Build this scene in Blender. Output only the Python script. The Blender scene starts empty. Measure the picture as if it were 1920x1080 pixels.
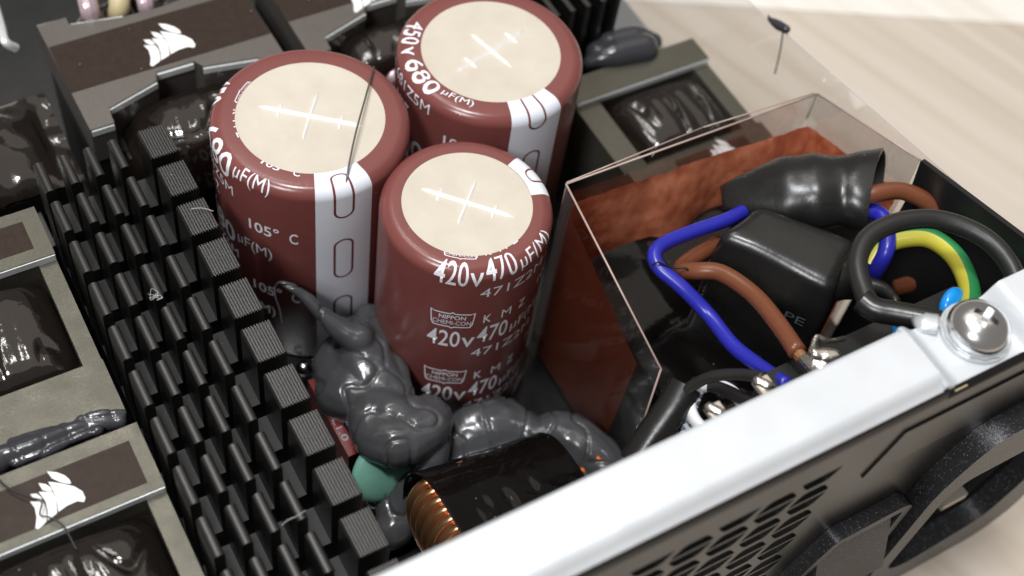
import bpy, bmesh, math, random
from mathutils import Vector, Matrix, noise

# ------------------------------------------------------------------ camera, light, exposure
# Everything below is laid out in millimetres; z = 0 is the top of the left tall capacitor.
# build() converts to metres with the table top at z = 0.
TABLE_Z = -70.0
MM = 0.001
sc = bpy.context.scene
col = sc.collection
CAM = Vector((-64.2, -146.1, 176.0))
YAW, PITCH, ROLL, FPX = 0.669, 0.948, 0.192, 2502.0
_f = Vector((math.sin(YAW)*math.cos(PITCH), math.cos(YAW)*math.cos(PITCH), -math.sin(PITCH)))
_r0 = Vector((math.cos(YAW), -math.sin(YAW), 0)); _u0 = _r0.cross(_f)
CR = math.cos(ROLL)*_r0 + math.sin(ROLL)*_u0
CU = -math.sin(ROLL)*_r0 + math.cos(ROLL)*_u0
def W(p): return Vector((p[0], p[1], p[2]-TABLE_Z))*MM
cd = bpy.data.cameras.new('camera'); cam = bpy.data.objects.new('camera', cd); col.objects.link(cam)
m = Matrix((CR, CU, -_f)).transposed().to_4x4(); m.translation = W(CAM); cam.matrix_world = m
cd.sensor_width = 36; cd.lens = 36*FPX/1920; cd.clip_start = 0.005; cd.clip_end = 50
cd.dof.use_dof = True; cd.dof.focus_distance = 0.222; cd.dof.aperture_fstop = 14
sc.camera = cam
world = bpy.data.worlds.new('World'); sc.world = world; world.use_nodes = True
bg = world.node_tree.nodes['Background']; bg.inputs[0].default_value = (1.0, 0.92, 0.85, 1); bg.inputs[1].default_value = 0.19
def lamp(name, loc, target, sx, sy, power, color):
    l = bpy.data.lights.new(name, 'AREA'); l.shape = 'RECTANGLE'; l.size = sx; l.size_y = sy
    l.energy = power; l.color = color
    o = bpy.data.objects.new(name, l); col.objects.link(o); o.location = loc
    o.rotation_euler = (Vector(target)-Vector(loc)).to_track_quat('-Z', 'Y').to_euler(); return o
lamp('ceiling_panel_lamp', (-0.25, 0.0, 1.5), (0, 0, 0), 0.2, 0.2, 10.5, (0.96, 0.98, 1.0))
lamp('front_left_fill', (-1.0, -0.55, 1.4), (0, -0.03, 0.04), 0.4, 0.4, 14, (0.98, 0.99, 1.0))  # added soft fill for the camera-side faces and left foil wall
lamp('ceiling_bounce_fill', (0.7, 1.0, 2.3), (0.7, 1.0, 0), 2.6, 2.6, 12, (1.0, 0.90, 0.80))  # added broad fill standing in for light bounced off the ceiling
for i, (x, y) in enumerate([(-0.45, 0.75), (-0.1, 0.95), (0.25, 1.15)]):
    lamp('ceiling_tube_lamp', (x, y, 2.1), (x, y, 0), 0.09, 0.55, 3.0, (1.0, 0.98, 0.95))
sc.view_settings.view_transform = 'Standard'; sc.view_settings.look = 'None'
sc.view_settings.exposure = 0.32; sc.view_settings.gamma = 1.0
sc.render.engine = 'CYCLES'; sc.cycles.use_denoising = True
sc.cycles.max_bounces = 10; sc.cycles.transparent_max_bounces = 24; sc.cycles.caustics_reflective = False; sc.cycles.caustics_refractive = False
random.seed(4)

def at(px, py, z):
    """world mm point on the horizontal plane z that a sight line through the photo crosses"""
    d = _f + (px-960)/FPX*CR - (py-540)/FPX*CU
    return CAM + d*((z-CAM.z)/d.z)
def aty(px, py, y):
    d = _f + (px-960)/FPX*CR - (py-540)/FPX*CU
    return CAM + d*((y-CAM.y)/d.y)
def atx(px, py, x):
    d = _f + (px-960)/FPX*CR - (py-540)/FPX*CU
    return CAM + d*((x-CAM.x)/d.x)

# ------------------------------------------------------------------ materials
MATS = {}
def mat(name, base, rough=0.5, metal=0.0, base2=None, nscale=0.4, ndetail=4, bump=0.0, bscale=1.0, dust=0.0, dscale=0.55,
        coat=0.0, spec=0.5, stretch=(1, 1, 1), rvar=0.0, sparkle=0.0, emit=None, dustcol=(0.55, 0.53, 0.5), dth=0.07, ior=1.5):
    if name in MATS: return MATS[name]
    ma = bpy.data.materials.new(name); ma.use_nodes = True
    nt = ma.node_tree; N = nt.nodes; L = nt.links
    b = N['Principled BSDF']
    b.inputs['Base Color'].default_value = (*base, 1); b.inputs['Roughness'].default_value = rough
    b.inputs['Metallic'].default_value = metal; b.inputs['Coat Weight'].default_value = coat
    b.inputs['Coat Roughness'].default_value = 0.06
    b.inputs['Specular IOR Level'].default_value = spec; b.inputs['IOR'].default_value = ior
    tc = N.new('ShaderNodeTexCoord'); mp = N.new('ShaderNodeMapping'); oi = N.new('ShaderNodeObjectInfo')
    mp.inputs['Scale'].default_value = tuple(1000*s for s in stretch)
    L.new(tc.outputs['Object'], mp.inputs['Vector'])
    ad = N.new('ShaderNodeVectorMath'); ad.operation = 'ADD'; mu = N.new('ShaderNodeMath'); mu.operation = 'MULTIPLY'; mu.inputs[1].default_value = 137.0
    L.new(oi.outputs['Random'], mu.inputs[0]); L.new(mp.outputs[0], ad.inputs[0]); L.new(mu.outputs[0], ad.inputs[1])
    vec = ad.outputs[0]
    def noi(scale, detail=4, rough_=0.55):
        n = N.new('ShaderNodeTexNoise'); n.inputs['Scale'].default_value = scale; n.inputs['Detail'].default_value = detail
        n.inputs['Roughness'].default_value = rough_; L.new(vec, n.inputs['Vector']); return n
    colsock = None
    if base2 is not None:
        n = noi(nscale, ndetail); cr = N.new('ShaderNodeValToRGB')
        cr.color_ramp.elements[0].position = 0.32; cr.color_ramp.elements[1].position = 0.68
        cr.color_ramp.elements[0].color = (*base, 1); cr.color_ramp.elements[1].color = (*base2, 1)
        L.new(n.outputs['Fac'], cr.inputs[0]); colsock = cr.outputs[0]
    if dust > 0:
        v = N.new('ShaderNodeTexVoronoi'); v.inputs['Scale'].default_value = dscale; L.new(vec, v.inputs['Vector'])
        lt = N.new('ShaderNodeMath'); lt.operation = 'LESS_THAN'; lt.inputs[1].default_value = dth; L.new(v.outputs['Distance'], lt.inputs[0])
        rn = N.new('ShaderNodeSeparateColor'); L.new(v.outputs['Color'], rn.inputs[0])
        g = N.new('ShaderNodeMath'); g.operation = 'GREATER_THAN'; g.inputs[1].default_value = 1-dust; L.new(rn.outputs[0], g.inputs[0])
        mm_ = N.new('ShaderNodeMath'); mm_.operation = 'MULTIPLY'; L.new(lt.outputs[0], mm_.inputs[0]); L.new(g.outputs[0], mm_.inputs[1])
        mx = N.new('ShaderNodeMix'); mx.data_type = 'RGBA'; L.new(mm_.outputs[0], mx.inputs[0])
        if colsock: L.new(colsock, mx.inputs[6])
        else: mx.inputs[6].default_value = (*base, 1)
        mx.inputs[7].default_value = (*dustcol, 1); colsock = mx.outputs[2]
    if sparkle > 0:
        v = N.new('ShaderNodeTexVoronoi'); v.inputs['Scale'].default_value = 6.5; L.new(vec, v.inputs['Vector'])
        rn = N.new('ShaderNodeSeparateColor'); L.new(v.outputs['Color'], rn.inputs[0])
        g = N.new('ShaderNodeMath'); g.operation = 'GREATER_THAN'; g.inputs[1].default_value = 1-sparkle; L.new(rn.outputs[0], g.inputs[0])
        nm = N.new('ShaderNodeVectorMath'); nm.operation = 'SUBTRACT'; nm.inputs[1].default_value = (0.5, 0.5, 0.5); L.new(v.outputs['Color'], nm.inputs[0])
        sl = N.new('ShaderNodeVectorMath'); sl.operation = 'SCALE'; sl.inputs['Scale'].default_value = 0.22; L.new(nm.outputs[0], sl.inputs[0])
        ge = N.new('ShaderNodeNewGeometry'); a2 = N.new('ShaderNodeVectorMath'); a2.operation = 'ADD'
        L.new(ge.outputs['Normal'], a2.inputs[0]); L.new(sl.outputs[0], a2.inputs[1])
        nn = N.new('ShaderNodeVectorMath'); nn.operation = 'NORMALIZE'; L.new(a2.outputs[0], nn.inputs[0]); L.new(nn.outputs[0], b.inputs['Normal'])
        mx = N.new('ShaderNodeMix'); mx.data_type = 'RGBA'; L.new(g.outputs[0], mx.inputs[0])
        mx.inputs[6].default_value = (*base, 1); mx.inputs[7].default_value = (0.10, 0.115, 0.14, 1); colsock = mx.outputs[2]
    if colsock: L.new(colsock, b.inputs['Base Color'])
    if rvar > 0:
        n = noi(0.25, 5); mr = N.new('ShaderNodeMapRange'); mr.inputs['To Min'].default_value = max(0.02, rough-rvar); mr.inputs['To Max'].default_value = rough+rvar
        mr.inputs['From Min'].default_value = 0.3; mr.inputs['From Max'].default_value = 0.7
        L.new(n.outputs['Fac'], mr.inputs['Value']); L.new(mr.outputs[0], b.inputs['Roughness'])
    if bump > 0 and sparkle == 0:
        n = noi(bscale, 3); bp = N.new('ShaderNodeBump'); bp.inputs['Strength'].default_value = 1.0; bp.inputs['Distance'].default_value = bump*MM
        L.new(n.outputs['Fac'], bp.inputs['Height']); L.new(bp.outputs[0], b.inputs['Normal'])
    if emit:
        b.inputs['Emission Color'].default_value = (*emit, 1); b.inputs['Emission Strength'].default_value = 1
    MATS[name] = ma; return ma

def film_mat(name, tint, refl=1.0, rough=0.03):
    ma = bpy.data.materials.new(name); ma.use_nodes = True; nt = ma.node_tree; N = nt.nodes; L = nt.links
    N.remove(N['Principled BSDF']); out = N['Material Output']
    t = N.new('ShaderNodeBsdfTransparent'); t.inputs[0].default_value = (*tint, 1)
    g = N.new('ShaderNodeBsdfGlossy'); g.inputs['Roughness'].default_value = rough
    fr = N.new('ShaderNodeFresnel'); fr.inputs[0].default_value = 1.5
    ml = N.new('ShaderNodeMath'); ml.operation = 'MULTIPLY'; ml.inputs[1].default_value = refl; L.new(fr.outputs[0], ml.inputs[0])
    mx = N.new('ShaderNodeMixShader'); L.new(ml.outputs[0], mx.inputs[0]); L.new(t.outputs[0], mx.inputs[1]); L.new(g.outputs[0], mx.inputs[2])
    L.new(mx.outputs[0], out.inputs[0]); MATS[name] = ma; return ma

M_sleeve = mat('sleeve_pvc', (0.172, 0.052, 0.047), 0.24, base2=(0.186, 0.057, 0.051), nscale=0.15, bump=0.015, bscale=0.8, dust=0.12, dscale=0.45, dth=0.045, dustcol=(0.6, 0.5, 0.45), spec=0.45)
M_print = mat('white_print', (0.78, 0.79, 0.84), 0.3)
M_stripe = mat('stripe_print', (0.70, 0.73, 0.80), 0.28, base2=(0.73, 0.76, 0.83), nscale=0.1)
M_red = mat('oval_print', (0.16, 0.035, 0.035), 0.35)
M_disc = mat('cream_disc', (0.53, 0.475, 0.395), 0.5, base2=(0.585, 0.535, 0.455), nscale=0.16, ndetail=8, bump=0.03, bscale=1.6, spec=0.3)
M_ridge = mat('embossed_ridge', (0.88, 0.87, 0.85), 0.3)
M_anod = mat('black_anodised', (0.003, 0.0028, 0.0026), 0.36, base2=(0.006, 0.0056, 0.005), nscale=1.2, bump=0.01, bscale=5.0, dust=0.1, dscale=0.7, dth=0.05, ior=1.7)
M_anod_in = mat('black_anodised_matt', (0.003, 0.003, 0.003), 0.5, base2=(0.006, 0.006, 0.0056), nscale=1.0, bump=0.015, bscale=6, dust=0.25, dscale=0.9, dth=0.05, ior=1.5)
M_core = mat('olive_core_foil', (0.088, 0.084, 0.066), 0.36, metal=0.55, base2=(0.108, 0.103, 0.082), nscale=2.5, ndetail=6, bump=0.03, bscale=3.5, rvar=0.1)
M_core_g = mat('grey_core_foil', (0.12, 0.109, 0.099), 0.36, metal=0.5, base2=(0.135, 0.123, 0.112), nscale=1.5, bump=0.02, bscale=3, rvar=0.08)
M_bright = mat('bright_cut_edge', (0.72, 0.76, 0.76), 0.35, metal=0.4, bump=0.04, bscale=2)
M_sticker = mat('brown_sticker', (0.034, 0.024, 0.019), 0.25, base2=(0.042, 0.030, 0.024), nscale=0.8, bump=0.006, bscale=2.0, dust=0.15, dscale=0.6, dth=0.05, rvar=0.04, spec=0.07)
M_white = mat('logo_white', (0.86, 0.86, 0.86), 0.35)
M_tape = mat('black_glossy_tape', (0.008, 0.007, 0.0065), 0.07, bump=0.03, bscale=0.4, dust=0.4, dscale=0.6, dth=0.06, spec=0.65)
M_wind = mat('winding_tape', (0.010, 0.0075, 0.006), 0.08, bump=0.07, bscale=0.35, dust=0.12, dscale=0.5, dth=0.06, spec=0.7)
M_goo = mat('grey_silicone', (0.064, 0.065, 0.069), 0.2, bump=0.06, bscale=0.4, spec=0.5)
M_goo_d = mat('dark_silicone', (0.035, 0.036, 0.042), 0.16, bump=0.08, bscale=0.3)
M_green = mat('green_epoxy', (0.16, 0.38, 0.30), 0.35, base2=(0.19, 0.42, 0.33), nscale=0.4, bump=0.05, bscale=0.6)
M_redcap = mat('red_epoxy', (0.16, 0.014, 0.012), 0.3, bump=0.03, bscale=0.5)
M_alu = mat('aluminium', (0.24, 0.25, 0.26), 0.38, metal=0.7, bump=0.03, bscale=1.5)
M_zinc = mat('zinc_flange', (0.63, 0.66, 0.69), 0.42, metal=0.25, base2=(0.68, 0.71, 0.74), nscale=0.08, bump=0.03, bscale=3.0, rvar=0.1)
M_zinc2 = mat('zinc_tab', (0.6, 0.63, 0.65), 0.32, metal=0.45, bump=0.02, bscale=1.5)
M_chrome = mat('screw_steel', (0.72, 0.73, 0.74), 0.2, metal=1.0, bump=0.02, bscale=0.7)
M_black_paint = mat('black_powder_coat', (0.008, 0.0078, 0.0075), 0.27, bump=0.01, bscale=4, spec=0.38)
M_black_plastic = mat('textured_black_plastic', (0.012, 0.012, 0.014), 0.38, sparkle=0.03)
M_black_plastic2 = mat('smooth_black_plastic', (0.013, 0.013, 0.013), 0.3, dust=0.12, dscale=0.4, dth=0.05, bump=0.015, bscale=1)
M_shrink = mat('heat_shrink', (0.011, 0.0107, 0.0105), 0.3, bump=0.05, bscale=0.5, dust=0.14, dscale=0.55, dth=0.05, rvar=0.06)
M_cable = mat('black_cable', (0.015, 0.0148, 0.0145), 0.42, bump=0.03, bscale=1.2, dust=0.14, dscale=0.5, dth=0.06)
M_blue = mat('blue_insulation', (0.02, 0.022, 0.33), 0.3, bump=0.01, bscale=2)
M_brown = mat('brown_insulation', (0.155, 0.05, 0.022), 0.3, bump=0.01, bscale=2)
M_yellow = mat('yellow_insulation', (0.52, 0.47, 0.05), 0.35)
M_greenw = mat('green_insulation', (0.025, 0.22, 0.07), 0.35)
M_cyan = mat('blue_ceramic', (0.01, 0.27, 0.75), 0.2)
M_solder = mat('solder', (0.52, 0.49, 0.45), 0.2, metal=0.95, bump=0.15, bscale=0.7)
M_copper = mat('copper_wire', (0.95, 0.50, 0.25), 0.2, metal=0.9, base2=(0.95, 0.46, 0.21), nscale=0.3)
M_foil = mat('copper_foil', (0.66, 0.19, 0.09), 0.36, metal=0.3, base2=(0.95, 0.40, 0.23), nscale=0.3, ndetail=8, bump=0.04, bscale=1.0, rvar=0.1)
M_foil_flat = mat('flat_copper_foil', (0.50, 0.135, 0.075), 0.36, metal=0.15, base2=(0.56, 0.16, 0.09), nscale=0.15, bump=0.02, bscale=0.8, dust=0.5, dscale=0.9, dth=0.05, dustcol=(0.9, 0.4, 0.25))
M_lilac = mat('lilac_litz', (0.5, 0.38, 0.42), 0.22, metal=0.3, bump=0.1, bscale=0.6)
M_tan = mat('tan_wrap', (0.5, 0.42, 0.24), 0.5, bump=0.1, bscale=0.5)
M_ceramic = mat('white_ceramic', (0.8, 0.8, 0.82), 0.2)
M_pcb = mat('black_circuit_board', (0.008, 0.009, 0.01), 0.25, base2=(0.014, 0.015, 0.016), nscale=0.2, bump=0.03, bscale=0.5)
M_steel_in = mat('chassis_steel', (0.03, 0.03, 0.03), 0.5)
M_film = film_mat('clear_film', (0.975, 0.965, 0.96), 0.5, 0.02)
M_sheet = film_mat('clear_sheet', (0.99, 0.988, 0.988), 0.2, 0.03)
M_filmedge = mat('film_cut_edge', (0.42, 0.31, 0.27), 0.25)
M_sheetedge = mat('sheet_cut_edge', (0.55, 0.53, 0.52), 0.4)
M_dotblack = mat('dull_black', (0.006, 0.006, 0.006), 0.5)
M_fibre = mat('grey_fibre', (0.5, 0.5, 0.5), 0.5)
M_orange = mat('orange_speck', (0.75, 0.17, 0.02), 0.5)
M_brass = mat('inlet_pin', (0.62, 0.57, 0.5), 0.35, metal=0.7, bump=0.03, bscale=1)
M_tanfoam = mat('tan_foam', (0.5, 0.38, 0.22), 0.7, bump=0.1, bscale=2)
M_paleprint = mat('pale_print', (0.28, 0.32, 0.38), 0.4)

# pale oak table laminate: long grain streaks
def wood(name, c1, c2, c3, ang):
    ma = bpy.data.materials.new(name); ma.use_nodes = True; nt = ma.node_tree; N = nt.nodes; L = nt.links; b = N['Principled BSDF']
    tc = N.new('ShaderNodeTexCoord'); m0 = N.new('ShaderNodeMapping'); m0.inputs['Rotation'].default_value = (0, 0, ang); L.new(tc.outputs['Object'], m0.inputs[0])
    mp = N.new('ShaderNodeMapping'); mp.inputs['Scale'].default_value = (140, 4.5, 1); L.new(m0.outputs[0], mp.inputs[0])
    n1 = N.new('ShaderNodeTexNoise'); n1.inputs['Scale'].default_value = 1.0; n1.inputs['Detail'].default_value = 6; n1.inputs['Distortion'].default_value = 0.4; L.new(mp.outputs[0], n1.inputs['Vector'])
    cr = N.new('ShaderNodeValToRGB'); e = cr.color_ramp.elements; e[0].position = 0.3; e[0].color = (*c1, 1); e[1].position = 0.7; e[1].color = (*c3, 1)
    k = e.new(0.5); k.color = (*c2, 1)
    L.new(n1.outputs['Fac'], cr.inputs[0]); L.new(cr.outputs[0], b.inputs['Base Color']); b.inputs['Roughness'].default_value = 0.42
    bp = N.new('ShaderNodeBump'); bp.inputs['Distance'].default_value = 0.0001; L.new(n1.outputs['Fac'], bp.inputs['Height']); L.new(bp.outputs[0], b.inputs['Normal'])
    return ma
M_wood = wood('pale_wood', (0.47, 0.40, 0.325), (0.54, 0.475, 0.40), (0.575, 0.515, 0.445), math.radians(-18))
M_wood2 = wood('whiter_wood', (0.70, 0.65, 0.58), (0.76, 0.72, 0.66), (0.80, 0.77, 0.72), math.radians(-18))

# ------------------------------------------------------------------ builders
def thing(name, label, cat, base, group=None, kind=None):
    o = bpy.data.objects.new(name, None); col.objects.link(o); o.location = W(base); o.empty_display_size = 0.005
    o['label'] = label; o['category'] = cat
    if group: o['group'] = group
    if kind: o['kind'] = kind
    return o
def world_loc(o):
    v = Vector(o.location)
    while o.parent: o = o.parent; v = v + Vector(o.location)
    return v
def build(name, bm, material, parent=None, smooth=35, label=None, cat=None, group=None, kind=None, bevel=0):
    if bevel:
        mod_edges = [e for e in bm.edges if len(e.link_faces) == 2 and e.calc_face_angle(0) > 0.6]
        bmesh.ops.bevel(bm, geom=mod_edges, offset=bevel, segments=2, profile=0.5, affect='EDGES', clamp_overlap=True)
    bmesh.ops.recalc_face_normals(bm, faces=bm.faces[:])
    for v in bm.verts: v.co = W(v.co)
    if parent is not None: org = world_loc(parent)
    else:
        xs = [v.co for v in bm.verts]
        org = Vector(((min(v.x for v in xs)+max(v.x for v in xs))/2, (min(v.y for v in xs)+max(v.y for v in xs))/2, min(v.z for v in xs)))
    for v in bm.verts: v.co -= org
    me = bpy.data.meshes.new(name); bm.to_mesh(me); bm.free(); me.materials.append(material)
    if smooth:
        me.polygons.foreach_set('use_smooth', [True]*len(me.polygons)); me.set_sharp_from_angle(angle=math.radians(smooth))
    o = bpy.data.objects.new(name, me); col.objects.link(o)
    if parent is not None: o.parent = parent
    else: o.location = org
    if label: o['label'] = label
    if cat: o['category'] = cat
    if group: o['group'] = group
    if kind: o['kind'] = kind
    return o
def copy_part(o, dmm):
    c = o.copy(); col.objects.link(c); c.location = Vector(o.location)+Vector(dmm)*MM; return c
def NB(): return bmesh.new()
def box(bm, x0, x1, y0, y1, z0, z1):
    vs = [bm.verts.new((x, y, z)) for z in (z0, z1) for x, y in ((x0, y0), (x1, y0), (x1, y1), (x0, y1))]
    for f in ((0, 3, 2, 1), (4, 5, 6, 7), (0, 1, 5, 4), (1, 2, 6, 5), (2, 3, 7, 6), (3, 0, 4, 7)): bm.faces.new([vs[i] for i in f])
    return bm
def prism(bm, poly, z0, z1, axis='z', cap0=True):
    """polygon (a, b) pulled along an axis; axis 'z': (x,y), 'y': (x,z), 'x': (y,z)"""
    def P(a, b, h): return {'z': (a, b, h), 'y': (a, h, b), 'x': (h, a, b)}[axis]
    lo = [bm.verts.new(P(a, b, z0)) for a, b in poly]; hi = [bm.verts.new(P(a, b, z1)) for a, b in poly]
    n = len(poly)
    for i in range(n): bm.faces.new((lo[i], lo[(i+1) % n], hi[(i+1) % n], hi[i]))
    if cap0: bm.faces.new(lo[::-1])
    bm.faces.new(hi); return bm
def lathe(bm, prof, c=(0, 0), n=64, closed=False):
    rings = []
    for r, z in prof:
        if r < 1e-6: rings.append([bm.verts.new((c[0], c[1], z))])
        else: rings.append([bm.verts.new((c[0]+r*math.cos(2*math.pi*i/n), c[1]+r*math.sin(2*math.pi*i/n), z)) for i in range(n)])
    for a, b in zip(rings, rings[1:]):
        for i in range(n):
            j = (i+1) % n
            if len(a) == 1 and len(b) == 1: break
            if len(a) == 1: bm.faces.new((a[0], b[i], b[j]))
            elif len(b) == 1: bm.faces.new((a[i], a[j], b[0]))
            else: bm.faces.new((a[i], a[j], b[j], b[i]))
    return bm
def smooth_path(pts, k=6):
    """Catmull-Rom through points (x,y,z,r...)"""
    pts = [list(p) for p in pts]; out = []
    P = [pts[0]]+pts+[pts[-1]]
    for i in range(1, len(P)-2):
        a, b, c, d = P[i-1], P[i], P[i+1], P[i+2]
        for s in range(k):
            t = s/k
            out.append([0.5*((2*b[j])+(-a[j]+c[j])*t+(2*a[j]-5*b[j]+4*c[j]-d[j])*t*t+(-a[j]+3*b[j]-3*c[j]+d[j])*t**3) for j in range(len(b))])
    out.append(pts[-1]); return out
def tube(bm, path, r=None, n=12, cap=True, squash=1.0, arc=None, k=6):
    """path of (x,y,z) or (x,y,z,r)"""
    pts = [list(p)+([r] if len(p) == 3 else []) for p in path]
    pts = smooth_path(pts, k) if len(pts) > 2 else pts
    rings = []; up = None
    for i, p in enumerate(pts):
        a = Vector(pts[max(i-1, 0)][:3]); b = Vector(pts[min(i+1, len(pts)-1)][:3]); t = (b-a).normalized()
        if up is None:
            up = Vector((0, 0, 1)) if abs(t.z) < 0.9 else Vector((1, 0, 0))
        s = t.cross(up).normalized(); up = s.cross(t).normalized()
        ring = []
        rng = range(n) if arc is None else range(n+1)
        for q in rng:
            an = 2*math.pi*q/n if arc is None else math.radians(arc[0]+(arc[1]-arc[0])*q/n)
            ring.append(bm.verts.new(Vector(p[:3])+p[3]*(math.cos(an)*s+squash*math.sin(an)*up)))
        rings.append(ring)
    for a, b in zip(rings, rings[1:]):
        m_ = len(a)
        for q in range(m_ if arc is None else m_-1): bm.faces.new((a[q], a[(q+1) % m_], b[(q+1) % m_], b[q]))
    if cap and arc is None: bm.faces.new(rings[0][::-1]); bm.faces.new(rings[-1])
    return bm
def from_me(me):
    bm = NB(); bm.from_mesh(me); return bm
def apply_mods(bm, mods):
    """run modifiers on a mm-scale bmesh and give back a new bmesh"""
    me = bpy.data.meshes.new('tmp'); bm.to_mesh(me); bm.free(); o = bpy.data.objects.new('tmp', me); col.objects.link(o)
    for typ, kw in mods:
        md = o.modifiers.new(typ, typ)
        for k_, v in kw.items(): setattr(md, k_, v)
    dg = bpy.context.evaluated_depsgraph_get(); ev = o.evaluated_get(dg); me2 = bpy.data.meshes.new_from_object(ev)
    out = from_me(me2); bpy.data.objects.remove(o); bpy.data.meshes.remove(me); bpy.data.meshes.remove(me2); return out
def blob(elements, voxel=0.55, it=8, amp=0.0):
    """elements: lists of (x,y,z,r) paths merged into one soft body"""
    bm = NB()
    for path in elements:
        if len(path) == 1:
            x, y, z, r = path[0]
            bmesh.ops.create_icosphere(bm, subdivisions=3, radius=r, matrix=Matrix.Translation((x, y, z)))
        else:
            tube(bm, path, n=16)
            for e in (path[0], path[-1]): bmesh.ops.create_icosphere(bm, subdivisions=3, radius=e[3], matrix=Matrix.Translation(e[:3]))
    bmesh.ops.recalc_face_normals(bm, faces=bm.faces[:])
    bm = apply_mods(bm, [('REMESH', dict(mode='VOXEL', voxel_size=voxel)), ('SMOOTH', dict(factor=0.6, iterations=it))])
    if amp:
        bm.normal_update()
        mv = [(v, v.normal*amp*(0.9*noise.noise(v.co*0.16)+0.45*noise.noise(Vector((v.co.x*0.42, v.co.y*0.42, v.co.z*0.16)))-0.9*math.exp(-(noise.noise(Vector((v.co.x*.14, v.co.y*.14, v.co.z*.07+7)))/.045)**2))) for v in bm.verts]
        for v, d in mv: v.co += d
    return bm
def grid(bm, fn, nu, nv, thick=None):
    vs = [[bm.verts.new(fn(i/nu, j/nv)) for j in range(nv+1)] for i in range(nu+1)]
    for i in range(nu):
        for j in range(nv): bm.faces.new((vs[i][j], vs[i+1][j], vs[i+1][j+1], vs[i][j+1]))
    if thick: bmesh.ops.solidify(bm, geom=bm.faces[:], thickness=thick)
    return bm
def text2d(s, w=None, h=None, bold=0.0):
    cu = bpy.data.curves.new('t', 'FONT'); cu.body = s; cu.resolution_u = 3; cu.offset = 0 if 'M' in s else bold
    o = bpy.data.objects.new('t', cu); col.objects.link(o)
    dg = bpy.context.evaluated_depsgraph_get(); me = bpy.data.meshes.new_from_object(o.evaluated_get(dg))
    bm = from_me(me); bpy.data.objects.remove(o); bpy.data.curves.remove(cu); bpy.data.meshes.remove(me)
    xs = [v.co.x for v in bm.verts]; ys = [v.co.y for v in bm.verts]
    x0, x1, y0, y1 = min(xs), max(xs), min(ys), max(ys)
    for v in bm.verts: v.co = ((v.co.x-x0)/(x1-x0)*w, (v.co.y-y0)/(y1-y0)*h, 0)
    return bm
def cut(bm, step, w, h):
    def cuts(axis, lo, hi):
        q = lo+step
        while q < hi:
            no = (1, 0, 0) if axis == 0 else (0, 1, 0); co = (q, 0, 0) if axis == 0 else (0, q, 0)
            bmesh.ops.bisect_plane(bm, geom=bm.verts[:]+bm.edges[:]+bm.faces[:], plane_co=co, plane_no=no); q += step
    cuts(0, 0, w); cuts(1, 0, h); return bm
def flat_poly(bm, pts3):
    bm.faces.new([bm.verts.new(p) for p in pts3]); return bm

# ------------------------------------------------------------------ table
tb = thing('table', 'pale wood-grain table top under the opened power supply', 'table', (0, 0, TABLE_Z), kind='structure')
seamA, seamB = at(1440, 16, TABLE_Z), at(1920, 46, TABLE_Z)
sd = (seamB-seamA).normalized(); sn = Vector((-sd.y, sd.x, 0))
if sn.y < 0: sn = -sn
def plank(o0, o1, a0, a1, mt):
    bm = NB(); pl = [seamA+sn*o0+sd*a0, seamA+sn*o0+sd*a1, seamA+sn*o1+sd*a1, seamA+sn*o1+sd*a0]
    prism(bm, [(p.x, p.y) for p in pl], TABLE_Z-20, TABLE_Z); return build('plank', bm, mt, tb, bevel=0.25)
plank(-1500, -0.15, -1500, 1500, M_wood); plank(0.15, 900, -1500, 1500, M_wood2)

# ------------------------------------------------------------------ case: panel, flange, inlet, switch, screw
PF = -100.5   # outer face of the panel
case = thing('power_supply_case', 'black vented steel case panel with bare metal top flange, power inlet and switch', 'case', (20, -95, -66))
bm = box(NB(), -120, 97, PF+1, 140, -66, -65); build('bottom_plate', bm, M_steel_in, case)
for fx, fy in ((-60, -80), (85, -80), (85, 100), (-60, 100)):
    build('rubber_foot', lathe(NB(), [(0, -70), (5, -70), (5.5, -66.02), (0, -66.02)], (fx, fy), 24), M_dotblack, case)
# panel slab with vent openings
bm = NB(); prism(bm, [(PF, -66), (PF+1, -66), (PF+1, 16.8), (PF, 16.8)], -120, 108, axis='x')
cutm = NB(); hx = []
def halfhex(cx, cz, top):
    b_ = 0.34
    pts = [(cx+x, cz+b_+z) for x, z in ((-3.75, 0), (3.75, 0), (3.35, 0.95), (2.2, 2.75), (1.5, 3.2), (-1.5, 3.2), (-2.2, 2.75), (-3.35, 0.95))]
    if not top: pts = [(x, 2*cz-z) for x, z in pts]
    prism(cutm, pts, PF-1, PF+3, axis='y')
for i in range(-5, 14):
    cx = 34.0-7.35*i; z0 = 3.0 if i % 2 == 0 else 7.0
    for j in range(-1, 9):
        cz = z0-8.3*j
        if cz < -60: continue
        if cz+3.6 < 12.2 and not (cx > 36 and cz < 12) : halfhex(cx, cz, True); halfhex(cx, cz, False)
        elif cz-3.6 > 3.5 and cz < 12 and cx < 44: halfhex(cx, cz, False)
prism(cutm, [(70, -22), (73, -17.8), (96.5, -17.8), (99.5, -22), (99.5, -40), (95, -52.5), (76, -56), (70, -52)], PF-1, PF+3, axis='y')
bmesh.ops.recalc_face_normals(cutm, faces=cutm.faces[:]); bmesh.ops.recalc_face_normals(bm, faces=bm.faces[:])
cme = bpy.data.meshes.new('cut'); cutm.to_mesh(cme); cutm.free(); co_ = bpy.data.objects.new('cut', cme); col.objects.link(co_)
bm = apply_mods(bm, [('BOOLEAN', dict(operation='DIFFERENCE', solver='EXACT', object=co_))]); bpy.data.objects.remove(co_); bpy.data.meshes.remove(cme)
panel = build('panel', bm, M_black_paint, case, smooth=30)
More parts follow.
